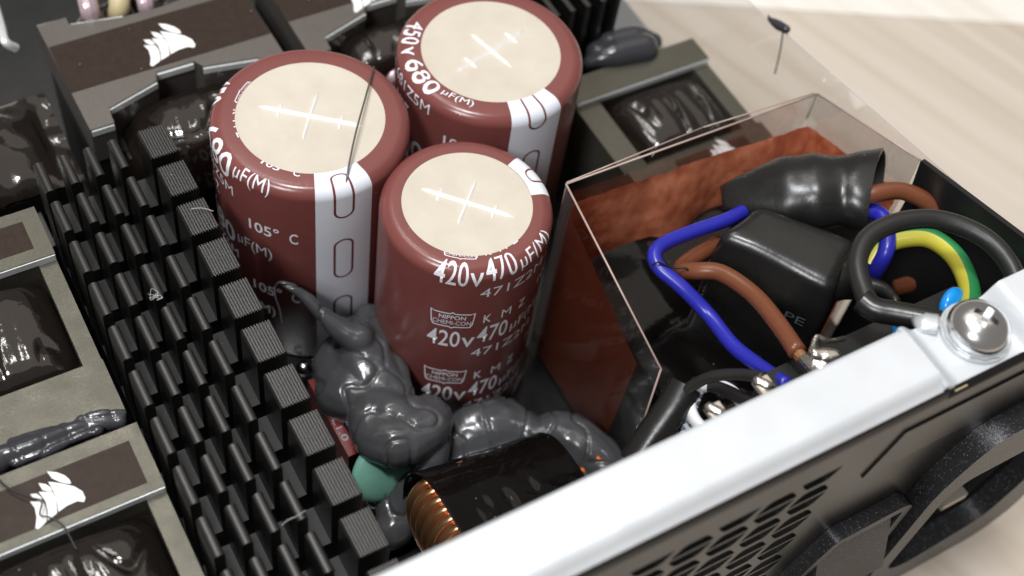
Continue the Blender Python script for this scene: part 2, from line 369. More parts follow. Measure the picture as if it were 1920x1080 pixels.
def bend(a0, a1, n=8, r=3.2, zc=16.8):
    return [(PF+r-r*math.sin(math.radians(a0+(a1-a0)*i/n)), zc+r*math.cos(math.radians(a0+(a1-a0)*i/n))) for i in range(n+1)]
def strip(name, outer, th, x0, x1, mt, parent, ztilt=0):
    inner = []
    for i, p in enumerate(outer):
        a = outer[max(i-1, 0)]; b = outer[min(i+1, len(outer)-1)]; dx, dz = b[0]-a[0], b[1]-a[1]; l = math.hypot(dx, dz); inner.append((p[0]-dz/l*th*-1, p[1]+dx/l*th))
    bm = NB(); prism(bm, outer+inner[::-1], x0, x1, axis='x'); return build(name, bm, mt, parent, smooth=40)
blk = bend(90, 50)
strip('bend', blk, 1.0, -120, 54.6, M_black_paint, case)
fl = bend(49.6, 0)+[(-96, 20.0), (-91.5, 20.0), (-89.4, 19.85), (-88.7, 19.3), (-88.5, 18.2)]
strip('flange', fl, 1.0, -120, 53.6, M_zinc, case)
# stepped down screw tab and the flange beyond it
bm = NB()
def tabz(x):
    if x < 53.7: return 19.98
    if x < 58.5: t = (x-53.7)/4.8; return 19.98-3.4*(3*t*t-2*t*t*t)
    if x < 71.0: return 16.58
    if x < 74.0: t = (x-71)/3.0; return 16.58+3.4*(3*t*t-2*t*t*t)
    return 19.98
xs_t = [53.62+(108-53.62)*i/140 for i in range(141)]
prism(bm, [(x, tabz(x)) for x in xs_t]+[(x, tabz(x)-1.0) for x in xs_t[::-1]], -99.6, -88.5, axis='y'); build('screw_tab', bm, M_zinc, case, smooth=40, bevel=0.2)
strip('bend', [(PF, 16.8), (PF+0.1, 17.2), (PF+0.5, 17.5)], 0.9, 54.65, 108, M_black_paint, case)
build('foam_patch', box(NB(), 56.2, 58.6, -100.1, -99.5, 14.6, 17.6), M_tanfoam, case)
# raised badge outline on the panel
pts = [(1616, 895), (1653, 835), (1920, 700), (1920, 742)]
e = [aty(*p, PF) for p in pts]; badge = [(45.2, 0.8), (48.6, 12.4), (92, 12.4), (92, 0.8)]
bm = NB(); prism(bm, badge, PF-0.35, PF+0.02, axis='y'); build('badge_plate', bm, M_black_paint, case, bevel=0.12)
# power inlet
def ring_prism(bm, outer, inner, y0, y1):
    n = len(outer)
    O0 = [bm.verts.new((x, y0, z)) for x, z in outer]; O1 = [bm.verts.new((x, y1, z)) for x, z in outer]
    I0 = [bm.verts.new((x, y0, z)) for x, z in inner]; I1 = [bm.verts.new((x, y1, z)) for x, z in inner]
    for i in range(n):
        j = (i+1) % n
        bm.faces.new((O0[i], O0[j], O1[j], O1[i])); bm.faces.new((I0[i], I1[i], I1[j], I0[j]))
        bm.faces.new((O0[i], I0[i], I0[j], O0[j])); bm.faces.new((O1[i], O1[j], I1[j], I1[i]))
    return bm
def rounded(poly, r, n=4):
    out = []
    for i, p in enumerate(poly):
        a = Vector(poly[i-1]); b = Vector(p); c = Vector(poly[(i+1) % len(poly)])
        d1 = (a-b); d2 = (c-b); rr = min(r, d1.length*.45, d2.length*.45); s = b+d1.normalized()*rr; t = b+d2.normalized()*rr
        for k_ in range(n+1):
            q = k_/n; out.append(tuple((1-q)**2*s+2*q*(1-q)*b+q*q*t))
    return out
outer = rounded([(65.6, -16), (72.0, -3.2), (101, -3.2), (107, -13), (107, -58), (101, -65.5), (72, -65.5), (65.6, -58)], 5)
inner = rounded([(70, -22), (73, -17.8), (96.5, -17.8), (99.5, -22), (99.5, -40), (95, -52.5), (76, -56), (70, -52)], 4)
inlet = build('power_inlet', ring_prism(NB(), [(x, z) if 0 else (85.7+(x-85.7)*1.12, -36+(z+36)*1.1) for x, z in inner], inner, PF+1.15, -82), M_black_plastic2, case, smooth=40)
bz = build('inlet_bezel', ring_prism(NB(), outer, inner, -104.6, PF-0.03), M_black_plastic, inlet, smooth=40)
bm = NB(); prism(bm, inner, -83, -82.2, axis='y'); build('inlet_floor', bm, M_dotblack, inlet)
for px_, pz in ((79.5, -29), (92, -29), (85.7, -43)):
    bm = box(NB(), px_-3, px_+3, -101.5, -83, pz-1, pz+1); build('inlet_pin', bm, M_brass, inlet, bevel=0.5)
# rocker switch
sw_o = rounded([(41.2, -30), (46.2, -18.8), (61.6, -18.8), (63.6, -21), (63.6, -52), (61.6, -54), (46, -54), (41.2, -46)], 1.2)
sw_i = rounded([(43.2, -31), (47.4, -21.2), (61.0, -21.2), (61.6, -21.8), (61.6, -51.6), (61, -52.2), (47.4, -52.2), (43.2, -45)], 0.8)
sw = build('rocker_switch', ring_prism(NB(), sw_o, sw_i, -103.2, PF-0.03), M_black_plastic, case, smooth=40)
bm = NB(); prism(bm, [(-101.6, -22.4), (-106.6, -37), (-103.2, -51), (-100.6, -51), (-100.6, -22.4)], 45.2, 61.2, axis='x'); build('rocker', bm, M_black_plastic, sw, bevel=0.5)
# screw with star washer and ring terminal
SX, SY = 66.4, -93.2
scr = thing('machine_screw', 'shiny domed cross-head screw on the flange tab holding a ring terminal', 'screw', (SX, SY, 16.6))
prof = [(0, 21.5)]+[(4.85*math.sin(a), 18.2+3.3*math.cos(a)) for a in [i*math.pi/2/10 for i in range(1, 11)]]+[(4.85, 17.9), (4.6, 17.75), (0, 17.75)]
bm = lathe(NB(), prof, (SX, SY), 56); bmesh.ops.remove_doubles(bm, verts=bm.verts[:], dist=1e-4); bmesh.ops.recalc_face_normals(bm, faces=bm.faces[:])
cutm = NB()
for a in (25, 115):
    mt_ = Matrix.Translation((SX, SY, 20.6)) @ Matrix.Rotation(math.radians(a), 4, 'Z')
    q = box(NB(), -2.3, 2.3, -0.5, 0.5, -1.9, 1.9)
    for v in q.verts:
        if v.co.z < 0: v.co.x *= 0.55
        v.co = mt_ @ v.co
    me = bpy.data.meshes.new('q'); q.to_mesh(me); q.free(); cutm.from_mesh(me)
cme = bpy.data.meshes.new('cut'); cutm.to_mesh(cme); cutm.free(); co_ = bpy.data.objects.new('cut', cme); col.objects.link(co_)
bm = apply_mods(bm, [('BOOLEAN', dict(operation='DIFFERENCE', solver='EXACT', object=co_, use_self=True))]); bpy.data.objects.remove(co_)
build('head', bm, M_chrome, scr, smooth=30)
bm = NB(); n = 28
prism(bm, [(SX+(5.25 if i % 2 else 5.0)*math.cos(2*math.pi*i/n), SY+(5.25 if i % 2 else 5.0)*math.sin(2*math.pi*i/n)) for i in range(n)], 17.25, 17.7); build('star_washer', bm, M_zinc2, scr, bevel=0.1)
# ring terminal belongs to the earth cable (built with the wires)

# ------------------------------------------------------------------ circuit board
build('circuit_board', box(NB(), -110, 96.0, -86, 135, -53.6, -52), M_pcb, label='glossy black circuit board carrying all the parts', cat='circuit board')
PCB = -51.98

# ------------------------------------------------------------------ tall capacitors
def capacitor(label, c, R, rd, top, cross_ang, cross_len, texts, stripes, ov_phase, group):
    t = thing('electrolytic_capacitor', label, 'capacitor', (c[0], c[1], PCB), group)
    rs = 2.3; arc = rs*math.pi/2
    def wrap(th, s, off):
        a = math.radians(th)
        if s <= 0: r, z = R+off, top-rs+s
        elif s < arc: q = s/rs; r, z = R-rs+(rs+off)*math.cos(q), top-rs+(rs+off)*math.sin(q)
        else: r, z = R-rs-(s-arc)*0.5, top+off
        return (c[0]+r*math.cos(a), c[1]+r*math.sin(a), z)
    smax = arc+(R-rs-rd)/0.5
    prof = [(R*0.97, PCB), (R, PCB+1.2), (R+0.0, top-rs-14), (R, top-rs)]+[(R-rs+rs*math.cos(i*math.pi/16), top-rs+rs*math.sin(i*math.pi/16)) for i in range(1, 9)]+[(rd+0.05, top), (rd, top-0.12), (rd-0.6, top-0.2)]
    sl = build('sleeve', lathe(NB(), prof, c, 128), M_sleeve, t, smooth=60)
    dc = build('top_disc', lathe(NB(), [(rd+0.02, top-0.1), (rd*0.6, top-0.12), (0, top-0.1)], c, 96), M_disc, t, smooth=60)
    # embossed vent cross
    bm = NB(); ca_, sa = math.cos(math.radians(cross_ang)), math.sin(math.radians(cross_ang))
    def ridge(u0, v0, u1, v1, w, h):
        d = Vector((u1-u0, v1-v0)); l = d.length; d.normalize(); nrm = Vector((-d.y, d.x))
        def G(p, z): return (c[0]+p.x*ca_-p.y*sa, c[1]+p.x*sa+p.y*ca_, top-0.1+z)
        A = Vector((u0, v0)); B = Vector((u1, v1))
        a0 = bm.verts.new(G(A, 0)); b0 = bm.verts.new(G(B, 0)); ml = d*min(1.4, l*.2)
        L0, L1 = bm.verts.new(G(A+ml+nrm*w, 0)), bm.verts.new(G(B-ml+nrm*w, 0)); R0, R1 = bm.verts.new(G(A+ml-nrm*w, 0)), bm.verts.new(G(B-ml-nrm*w, 0))
        T0, T1 = bm.verts.new(G(A+ml, h)), bm.verts.new(G(B-ml, h))
        for f in ((a0, L0, T0), (a0, T0, R0), (L0, L1, T1, T0), (T0, T1, R1, R0), (L1, b0, T1), (T1, b0, R1)): bm.faces.new(f)
    Lc = cross_len
    ridge(-Lc, 0, Lc, 0, 0.42, 0.62); ridge(0, -Lc*.62, 0, Lc*.62, 0.34, 0.5)
    for s in (-1, 1): ridge(s*Lc*.58, -Lc*.2, s*Lc*.58, Lc*.2, 0.3, 0.42)
    build('vent_mark', bm, M_ridge, dc, smooth=0)
    for a0, a1 in stripes:
        bm = NB(); s0 = PCB+1-(top-rs)
        rows = [s0+(0-s0)*i/4 for i in range(4)]+[arc*i/8 for i in range(9)]+[smax]
        vs = [[bm.verts.new(wrap(a0+(a1-a0)*i/16, s, 0.03)) for s in rows] for i in range(17)]
        for i in range(16):
            for j in range(len(rows)-1): bm.faces.new((vs[i][j], vs[i+1][j], vs[i+1][j+1], vs[i][j+1]))
        st = build('polarity_stripe', bm, M_stripe, sl, smooth=60)
        mid = (a0+a1)/2-0.6; hw = 2.0/R*180/math.pi*0.95; bm = NB()
        k = 0; s = ov_phase
        while s > s0+8:
            hi, lo = s, s-11.6; n = 36; ring_o, ring_i = [], []
            loops = []
            for inset in (0, 0.42):
                rr = hw*R*math.pi/180-inset; pts_ = []
                for q in range(13): a = math.pi*q/12; pts_.append((rr*math.cos(a), hi-1.9+ (1.9-inset)*math.sin(a)))
                for q in range(30): pts_.append((-rr, hi-1.9+(lo-hi+3.8)*(q+1)/31))
                for q in range(13): a = math.pi+math.pi*q/12; pts_.append((rr*math.cos(a), lo+1.9+(1.9-inset)*math.sin(a)))
                for q in range(30): pts_.append((rr, lo+1.9+(hi-lo-3.8)*(q+1)/31))
                loops.append([bm.verts.new(wrap(mid+x/R*180/math.pi, min(sv, smax-0.05), 0.06)) for x, sv in pts_])
            m_ = len(loops[0])
            for q in range(m_): bm.faces.new((loops[0][q], loops[0][(q+1) % m_], loops[1][(q+1) % m_], loops[1][q]))
            s -= 17.6
        build('printed_ovals', bm, M_red, st, smooth=0)
    for s_, a0, a1, zb, h, bold in texts:
        w = (a1-a0)*math.pi/180*R
        sb = zb-top+rs
        if sb+h*0.2 > smax: continue
        if s_ == 'LOGO':
            bm = NB()
            t1 = text2d('NIPPON', w*0.6, h*0.26, 0.012); t2 = text2d('CHEMI-CON', w*0.86, h*0.26, 0.012)
            for tt, ox, oy in ((t1, w*0.2, h*0.52), (t2, w*0.07, h*0.17)):
                for v in tt.verts: v.co += Vector((ox, oy, 0))
                me = bpy.data.meshes.new('q'); tt.to_mesh(me); tt.free(); bm.from_mesh(me)
            o_ = [(0.08, 0), (.44, 0), (.5, -.08), (.56, 0), (.92, 0), (.97, .2), (1, .85), (1, 1), (.92, .93), (.56, .93), (.5, 1.02), (.44, .93), (.08, .93), (0, 1), (0, .85), (.03, .2)]
            cxy = Vector((.5, .46)); lo = [bm.verts.new((x*w, y*h, 0)) for x, y in o_]
            li = [bm.verts.new(((x+(cxy.x-x)*.055)*w, (y+(cxy.y-y)*.14)*h, 0)) for x, y in o_]
            for q in range(len(o_)): bm.faces.new((lo[q], lo[(q+1) % len(o_)], li[(q+1) % len(o_)], li[q]))
        else: bm = text2d(s_, w, h, bold)
        bm = cut(bm, 0.55, w, h)
        if sb+h > smax:
            bmesh.ops.bisect_plane(bm, geom=bm.verts[:]+bm.edges[:]+bm.faces[:], plane_co=(0, smax-sb-0.03, 0), plane_no=(0, 1, 0), clear_outer=True)
        for v in bm.verts: v.co = wrap(a0+v.co.x/w*(a1-a0), sb+v.co.y, 0.06)
        build('printed_text', bm, M_print, sl, smooth=0)
    return t

def textsB():
    L = []
    for k in range(-1, 4):
        z = -3.8-18.7*k
        L += [('420', -139.5, -117, z-1.2, 5.0, 0.008), ('v', -116, -107, z-1.2, 3.1, 0.004), ('470', -105.5, -83, z-0.2, 5.0, 0.008), ('µF(M)', -80, -48, z-0.6, 3.6, 0.01),
              ('471Z2M', -108, -56, z-4.6, 2.5, 0.012), ('K', -103, -97.5, z+6.1, 2.4, 0.01), ('M', -90, -82.5, z+6.1, 2.4, 0.01), ('Z', -76, -70, z+6.1, 2.4, 0.01), ('LOGO', -139, -109, z+5.0, 4.6, 0),
              ('105°C', -56, -25, z+8.2, 2.6, 0.012)]
    return L
def textsA(da, dz):
    L = []
    for k in range(-1, 4):
        z = -18.2*k+dz
        L += [('450', 122+da, 145+da, z-4.6, 5.2, 0.01), ('v', 147+da, 156+da, z-4.6, 3.2, 0.004), ('680', 160+da, 194+da, z-4.6, 5.2, 0.01), ('µF(M)', 197+da, 222+da, z-3.0, 3.6, 0.015),
              ('105°', 207.5+da, 227+da, z-13.9, 2.9, 0.012), ('C', 233+da, 238+da, z-14.3, 2.9, 0.012), ('681Z5M', 158+da, 196+da, z-8.2, 2.5, 0.012),
              ('K', 150+da, 155+da, z+5.0, 2.6, 0.01), ('M', 161+da, 168+da, z+5.0, 2.6, 0.01), ('Z', 173+da, 178.5+da, z+5.0, 2.6, 0.01), ('LOGO', 118+da, 144+da, z+4.6, 4.6, 0)]
    return L
GC = 'tall brown capacitors'
capA = capacitor('tall brown 450v capacitor beside the finned heatsink with a thin wire lying on top', (0, 0), 17.5, 13.0, 0.0, -38, 9.4, textsA(0, 0), [(-112, -78)], -5.3+11.6, GC)
capB = capacitor('smaller brown 420v capacitor nearest the grey silicone blobs', (16.6, -27.4), 15.0, 11.25, -1.4, -46, 8.5, textsB(), [(-16, 23)], 4.6, GC)
capC = capacitor('tall brown 450v capacitor standing behind the other two', (37.1, 1.7), 17.5, 13.0, 0.0, 15, 9.0, textsA(6.5, 4.3), [(-106, -71)], 10.0, GC)

# ------------------------------------------------------------------ finned heatsink
HT, HF = -6.0, -18.9
hs = thing('finned_heatsink', 'black anodised heatsink with rows of thin fins and grooved square posts', 'heatsink', (-34, -30, PCB))
ROWS = 11; YP = 9.2; Y0 = 13.7; YL = 6.75
build('base', box(NB(), -45.3, -21.6, Y0-YP*(ROWS-1)-YL-1, Y0+1, PCB, -28), M_anod_in, hs)
bm = NB(); fw = 1.7   # one fin: rounded crest
pf = [(-fw/2, HF+0.0), (fw/2, HF+0.0), (fw/2, HT-0.55)]+[(fw/2*math.cos(a), HT-0.55+0.55*math.sin(a)) for a in (0.5, 1.0, 1.57, 2.14, 2.64)]+[(-fw/2, HT-0.55)]
prism(bm, [(x-44.6, z) for x, z in pf], Y0-YL, Y0, axis='y'); fin0 = build('fin', bm, M_anod, hs, smooth=50, bevel=0.08)
bm = NB(); gx = []; x0, x1 = -27.0, -21.9; ng = 9
gx = [(x0, HF), (x1, HF), (x1, HT-0.5), (x1-0.25, HT)]
for i in range(ng):
    xa = x1-0.3-(x1-x0-0.75)*(i+0.35)/ng; wd = (x1-x0-0.75)/ng
    gx += [(xa, HT), (xa-0.08*wd, HT-0.4), (xa-wd*0.42, HT-0.4), (xa-wd*0.5, HT)]
gx += [(x0+0.35, HT), (x0, HT-0.4)]
prism(bm, gx, Y0-YL, Y0, axis='y'); post0 = build('grooved_post', bm, M_anod, hs, smooth=0)
fl0 = build('valley_block', box(NB(), -45.28, -21.92, Y0-YL, Y0, -27.98, HF-0.02), M_anod_in, hs, bevel=0.12)
for r in range(ROWS):
    for k in range(4):
        if r or k: copy_part(fin0, (4.33*k, -YP*r, 0))
    if r: copy_part(post0, (0, -YP*r, 0)); copy_part(fl0, (0, -YP*r, 0))

# ------------------------------------------------------------------ sail emblem used on the stickers
LP = [[(1440,285),(1500,292),(1560,302),(1660,325),(1730,360),(1758,405),(1748,432),(1690,424),(1610,450),(1537,490),(1527,440),(1505,385),(1480,335)],
      [(1365,350),(1420,352),(1478,352),(1505,395),(1518,435),(1526,498),(1490,522),(1450,545),(1449,480),(1425,415)],
      [(1295,412),(1345,413),(1400,412),(1430,455),(1440,500),(1441,552),(1410,575),(1375,600),(1353,590),(1358,520),(1338,455)],
      [(1425,215),(1500,222),(1570,245),(1615,275),(1632,303),(1600,303),(1540,290),(1470,262)],
      [(1358,290),(1420,300),(1465,325),(1478,345),(1440,348),(1395,337)],
      [(1293,362),(1345,360),(1380,380),(1395,402),(1360,406),(1325,395)]]
LPM = [[at(x/4.8, y/4.8, -14) for x, y in s] for s in LP]
LC = at(1525/4.8, 410/4.8, -14)
def emblem(parent, cx, cy, z, scale=1.0, scale_y=None):
    bm = NB()
    for s in LPM: prism(bm, [(cx+(p.x-LC.x)*scale, cy+(p.y-LC.y)*(scale_y or scale)) for p in s], z, z+0.03)
    return build('sail_emblem', bm, M_white, parent, smooth=0)

# ------------------------------------------------------------------ boxed inductors (frame core, wound window)
def winding(x0, x1, y0, y1, zt, zb, ncrease, seed):
    bm = NB(); rnd = random.Random(seed)
    def fn(u, v):
        a, b = 2*u-1, 2*v-1
        x = x0+(x1-x0)*u; y = y0+(y1-y0)*v
        ra_ = max(abs(a), abs(b))*0.35+0.65*(abs(a)**5+abs(b)**5)**0.2
        h = max(0, 1-ra_**5)**0.55
        d = noise.noise(Vector((x*0.07+seed, y*0.06, seed)))*0.8
        cr = 0
        if ncrease:
            q_ = noise.noise(Vector((x*0.16+seed*3, y*0.05, seed*2)))
            cr = -0.9*math.exp(-(q_/0.07)**2)*max(0, 1-abs(b)*1.1)
            cr += 0.35*noise.noise(Vector((x*0.5, y*0.12, seed)))*max(0, 1-abs(a))
        return (x, y, zb+(zt-zb)*h+(d+cr)*min(1, h*1.2)-0.6*(a*a+b*b))
    grid(bm, fn, 80, 60); return bm
def inductor(label, x0, x1, yb0, yb1, yf0, yf1, zt, arms, sticker, logo, mt, winding_drop=2.0, seed=1):
    """back strip yb0..yb1, front strip yf0..yf1 (y decreases toward the panel)"""
    t = thing('boxed_inductor', label, 'inductor', ((x0+x1)/2, (yb0+yf1)/2, PCB), 'boxed inductors with wound windows')
    core = build('core', box(NB(), x0, x1, yb1, yb0, PCB, zt), mt, t, bevel=0.35)
    build('core', box(NB(), x0+0.05, x1-0.05, yf1, yf0, PCB, zt-0.3), mt, t, bevel=1.0)
    for a0, a1 in arms: build('arm', box(NB(), a0, a1, yf0+0.02, yb1-0.02, PCB, zt-1.6), mt, t, bevel=0.25)
    xa = arms[0][1] if len(arms) > 1 else x0; xb = arms[-1][0]
    build('winding', winding(xa+0.1, xb-0.1, yf0+0.3, yb1-0.3, zt-winding_drop+2.0, zt-4.6, True, seed), M_wind, t, smooth=80)
    build('window_floor', box(NB(), xa, xb, yf0, yb1, PCB, zt-8.5), M_tape, t)
    build('edge_strip', box(NB(), x0+0.1, x1-0.1, yb1-0.22, yb1-0.02, zt-1.6, zt-0.22), M_bright, core, bevel=0.06)
    if sticker:
        sx0, sx1, sy0, sy1 = sticker
        s = build('sticker', box(NB(), sx0, sx1, sy0, sy1, zt+0.005, zt+0.07), M_sticker, core)
        if logo: emblem(s, logo[0], logo[1], zt+0.075, logo[2], logo[3] if len(logo) > 3 else None)
        # pale rim where the sticker edge shows
    return t
Z1 = -12
inductor('olive boxed inductor with brown sticker and crinkled dark winding, no emblem in view', -87, -47.5, 9.8, -1.2, -24.2, -35.4, Z1, [(-50.6, -47.6)], (-84, -50.3, 1.2, 7.4), None, M_core, seed=3)
pL = at(108, 938, -12)
inductor('olive boxed inductor with white sail emblem on its sticker and shiny black winding', -87, -46.8, -37.6, -49.8, -72.5, -84, Z1, [(-50.0, -46.9)], (-84, -49.0, -48.2, -40.2), (pL.x, pL.y, 0.82, 0.82), M_core, winding_drop=1.6, seed=8)
Zr = -22
inductor('olive boxed inductor behind the clear film box, bobbin in its window', 58.6, 91.8, 6.3, -0.2, -19.6, -28.6, Zr, [(58.7, 64.2), (88.0, 91.7)], (69, 86, -28.2, -21.4), (79.5, -24.0, 0.62), M_core, winding_drop=1.2, seed=15)

# ------------------------------------------------------------------ transformers with slanted cores
def transformer(label, out, sticker_pts, logo, zt, rim, windings, extra):
    xs = [p[0] for p in out]; ys = [p[1] for p in out]
    t = thing('power_transformer', label, 'transformer', (sum(xs)/len(xs), sum(ys)/len(ys), PCB), 'transformers with notched grey cores')
    bm = NB(); prism(bm, out, zt-9, zt); core = build('core', bm, M_core_g, t, bevel=0.4)
    for (a, b) in rim:
        a = Vector(a); b = Vector(b); d = (b-a).normalized(); nrm = Vector((-d.y, d.x))
        bm = NB(); prism(bm, [tuple(a), tuple(b), tuple(b+nrm*0.5), tuple(a+nrm*0.5)], zt-1.7, zt-0.4); build('bracket_lip', bm, M_bright, core, bevel=0.3)
    bm = NB(); prism(bm, sticker_pts, zt+0.005, zt+0.08); s = build('sticker', bm, M_sticker, core)
    bm = NB(); xs_ = [p[0] for p in sticker_pts]; ys_ = [p[1] for p in sticker_pts]
    if logo: emblem(s, logo[0], logo[1], zt+0.085, logo[2])
    for w in windings: build('winding', winding(*w), M_wind, t, smooth=80)
    build('bobbin', box(NB(), min(xs)+6, max(xs)-6, min(ys)-1.5, max(ys)+1, PCB, zt-9.3), M_black_plastic2, t, bevel=1)
    build('base_block', box(NB(), min(xs)+0.5, max(xs)-0.5, min(ys)+0.6, max(ys)-0.6, PCB, zt-9.05), M_dotblack, t)
    return t
ZT = -14
out1 = [(-33.1, 53.6), (-32.8, 24.4), (-28.3, 24.4), (-28.0, 28.2), (-17.6, 31.3), (-16.9, 33.4), (-9.4, 33.4), (-8.3, 31.4), (2.2, 29.5), (2.5, 26.2), (7.2, 26.0), (6.8, 53.8), (1, 53.8), (0.6, 51.2), (-9, 49.6), (-17.2, 49.7), (-27.5, 51.6), (-27.4, 53.7)]
tr1 = transformer('grey notched transformer at the back with a large white sail emblem on its sticker', out1,
    [(-33.0, 34.4), (7.0, 34.6), (6.9, 47.6), (-32.9, 47.2)], (LC.x, LC.y, 1.0), ZT,
    [((-28.4, 24.6), (-32.6, 24.6)), ((-17.7, 31.4), (-28.0, 28.4)), ((-9.6, 33.4), (-16.8, 33.4)), ((2.2, 29.6), (-8.3, 31.5)), ((-33.0, 53.6), (-27.6, 53.6)), ((-27.2, 51.6), (-17.4, 49.9))],
    [(-27.5, 2.2, 14.5, 33.5, ZT-3.2, ZT-14, True, 21), (-27, 2, 50, 62, ZT-4, ZT-14, True, 22)], None)
dx2 = 44.6
out2 = [(x+dx2-0.3, y+1.6) for x, y in out1]
tr2 = transformer('grey notched transformer behind the gap between the two tall 450v capacitors', out2,
    [(11.3, 36.2), (51.3, 36.4), (51.2, 49.4), (11.4, 49.0)], (at(693, -12, ZT).x, at(693, -12, ZT).y, 1.0), ZT,
    [((x0_+dx2-0.3, y0_+1.6), (x1_+dx2-0.3, y1_+1.6)) for (x0_, y0_), (x1_, y1_) in [((-17.7, 31.4), (-28.0, 28.4)), ((-9.6, 33.4), (-16.8, 33.4)), ((2.2, 29.6), (-8.3, 31.5))]],
    [(17, 46.5, 20.5, 35, ZT-3.4, ZT-14, True, 25)], None)
# litz bundle ends poking out round the transformers
GL = 'shiny lilac wire ends by the transformers'
def litz(label, pts, r, mt=None):
    bm = NB(); tube(bm, pts, r, n=10); return build('wire_end', bm, mt or M_lilac, label=label, cat='wire', group=GL)
def A3(px, py, z): p = at(px, py, z); return (p.x, p.y, p.z)
litz('lilac wire end left of the tan wrap at the top left', [A3(182, 48, -24), A3(172, 34, -16), A3(166, 12, -13), A3(160, -14, -13), A3(150, -60, -18)], 1.9)
litz('lilac wire end right of the tan wrap at the top', [A3(282, 30, -24), A3(276, 20, -16.5), A3(272, 2, -14), A3(266, -20, -14), A3(256, -60, -18)], 1.7)
litz('lilac wire end low beside the heatsink posts and the tall capacitor', [A3(330, 280, -30), A3(342, 266, -22), A3(358, 254, -19.5), A3(376, 244, -21), A3(392, 236, -26)], 1.2)
litz('lilac wire end between the two tall 450v capacitors', [A3(722, 165, -30), A3(732, 150, -23), A3(744, 134, -22), A3(756, 110, -25)], 1.4)
bm = NB(); tube(bm, [A3(222, 44, -26), A3(222, 30, -18), A3(224, 10, -14.5), A3(222, -18, -14.5), A3(212, -60, -18)], 2.1, n=12); build('wire_wrap', bm, M_tan, label='tan fibre wrap between the lilac wire ends', cat='wrap')

# extra parts at the left edge
bm = NB(); grid(bm, lambda u, v: ((lambda p: (p.x, p.y, -24+5*math.sin(math.pi*v)**.6*math.sin(math.pi*min(1, u+.15))**.5+0.5*noise.noise(Vector((u*7, v*7, 2)))))(Vector((-62+26*u, 22+24*v, 0)))), 30, 30)
cc = thing('tape_wrapped_coil', 'dark coil under clear glossy tape at the left edge, before the back transformer', 'coil', (-49, 34, PCB))
build('tape_cover', bm, M_wind, cc, smooth=80); build('coil_body', box(NB(), -61.5, -36.6, 22.3, 45.7, PCB, -25.2), M_tape, cc, bevel=1.2)
bm = NB(); tube(bm, [A3(-10, 10, -18), A3(2, 50, -16), A3(10, 78, -16), A3(30, 90, -18)], 0.9, n=8); build('bracket_wire', bm, M_bright, label='bright bent metal bracket edge at the top left corner', cat='bracket')
bm = NB(); box(bm, -70, -45.5, 12, 20.5, PCB, -27); bb = build('terminal_block', bm, M_black_plastic2, label='small black block behind the olive inductor at the left edge', cat='block', bevel=0.8)

# far black heatsink with plate fins behind the rear capacitor
ph = thing('plate_heatsink', 'black heatsink of tall plate fins behind the rear capacitor', 'heatsink', (63, 25, PCB))
build('back_plate', box(NB(), 51.5, 75.2, 45, 48, PCB, -12), M_anod_in, ph)
pf0 = build('plate_fin', box(NB(), 52.0, 53.1, 13.2, 45, PCB, -10), M_anod, ph, bevel=0.15)
for k in range(1, 7): copy_part(pf0, (3.72*k, 0, 0))
build('steel_strip', box(NB(), 80, 92.5, 14, 44, PCB, -33), M_alu, label='dull grey metal block between the plate heatsink and the table', cat='metal block', bevel=0.5)

# ------------------------------------------------------------------ silicone
def B4(px, py, z, r): p = at(px, py, z); return (p.x, p.y, p.z, r)
els = [[B4(692, 600, -37, 3.2), B4(688, 640, -36, 5.2), B4(684, 690, -36.5, 6.2), B4(712, 738, -37, 5.6)], [B4(662, 612, -36.5, 2.0), B4(638, 655, -38, 3.8), B4(630, 692, -38.5, 4.8), B4(652, 735, -38, 5.8), B4(690, 752, -37, 5.2)],
       [B4(708, 600, -37, 1.8), B4(724, 655, -36.5, 2.8), B4(740, 705, -36.5, 3.2), B4(738, 740, -37, 4)], [B4(662, 668, -38, 5.4), B4(668, 712, -38, 6.2)],
       [B4(735, 752, -36, 4.2), B4(700, 780, -35, 4.4), B4(700, 812, -35, 4.4), B4(740, 828, -34, 4.8), B4(785, 812, -34, 4.6), B4(808, 785, -35, 3.9), B4(800, 768, -36, 3.2)], [B4(738, 790, -35, 5.4), B4(770, 785, -35, 4.6)],
       [B4(812, 790, -37, 3.4), B4(808, 840, -38, 3.4), B4(800, 880, -40, 3.2), B4(775, 920, -43, 3.8), B4(752, 950, -45, 3.8)],
       [B4(765, 935, -45, 3.6), B4(738, 955, -46, 3.6), B4(752, 975, -46, 3.4), B4(735, 995, -47, 3.6)],
       [B4(672, 635, -31, 3.2), B4(640, 618, -29.5, 2.3), B4(605, 590, -27, 1.6), B4(575, 560, -25, 1.25), B4(548, 540, -23.5, 1.05), B4(526, 531, -23, 0.8), B4(515, 538, -24, 0.6)],
       [B4(645, 622, -31, 1.2), B4(637, 606, -30, 0.5), B4(634, 598, -29.5, 0.25)]]
build('silicone_blob', blob(els, 0.4, 5, 0.55), M_goo, smooth=180, label='grey silicone blob between two capacitors with a curled tail sticking up', cat='silicone')
bm = NB(); tube(bm, [A3(515, 538, -24), A3(516, 556, -25), A3(524, 580, -27), A3(529, 606, -29)], 0.18, n=6); build('silicone_thread', bm, M_goo, label='fine grey silicone thread hanging from the curled tail', cat='silicone')
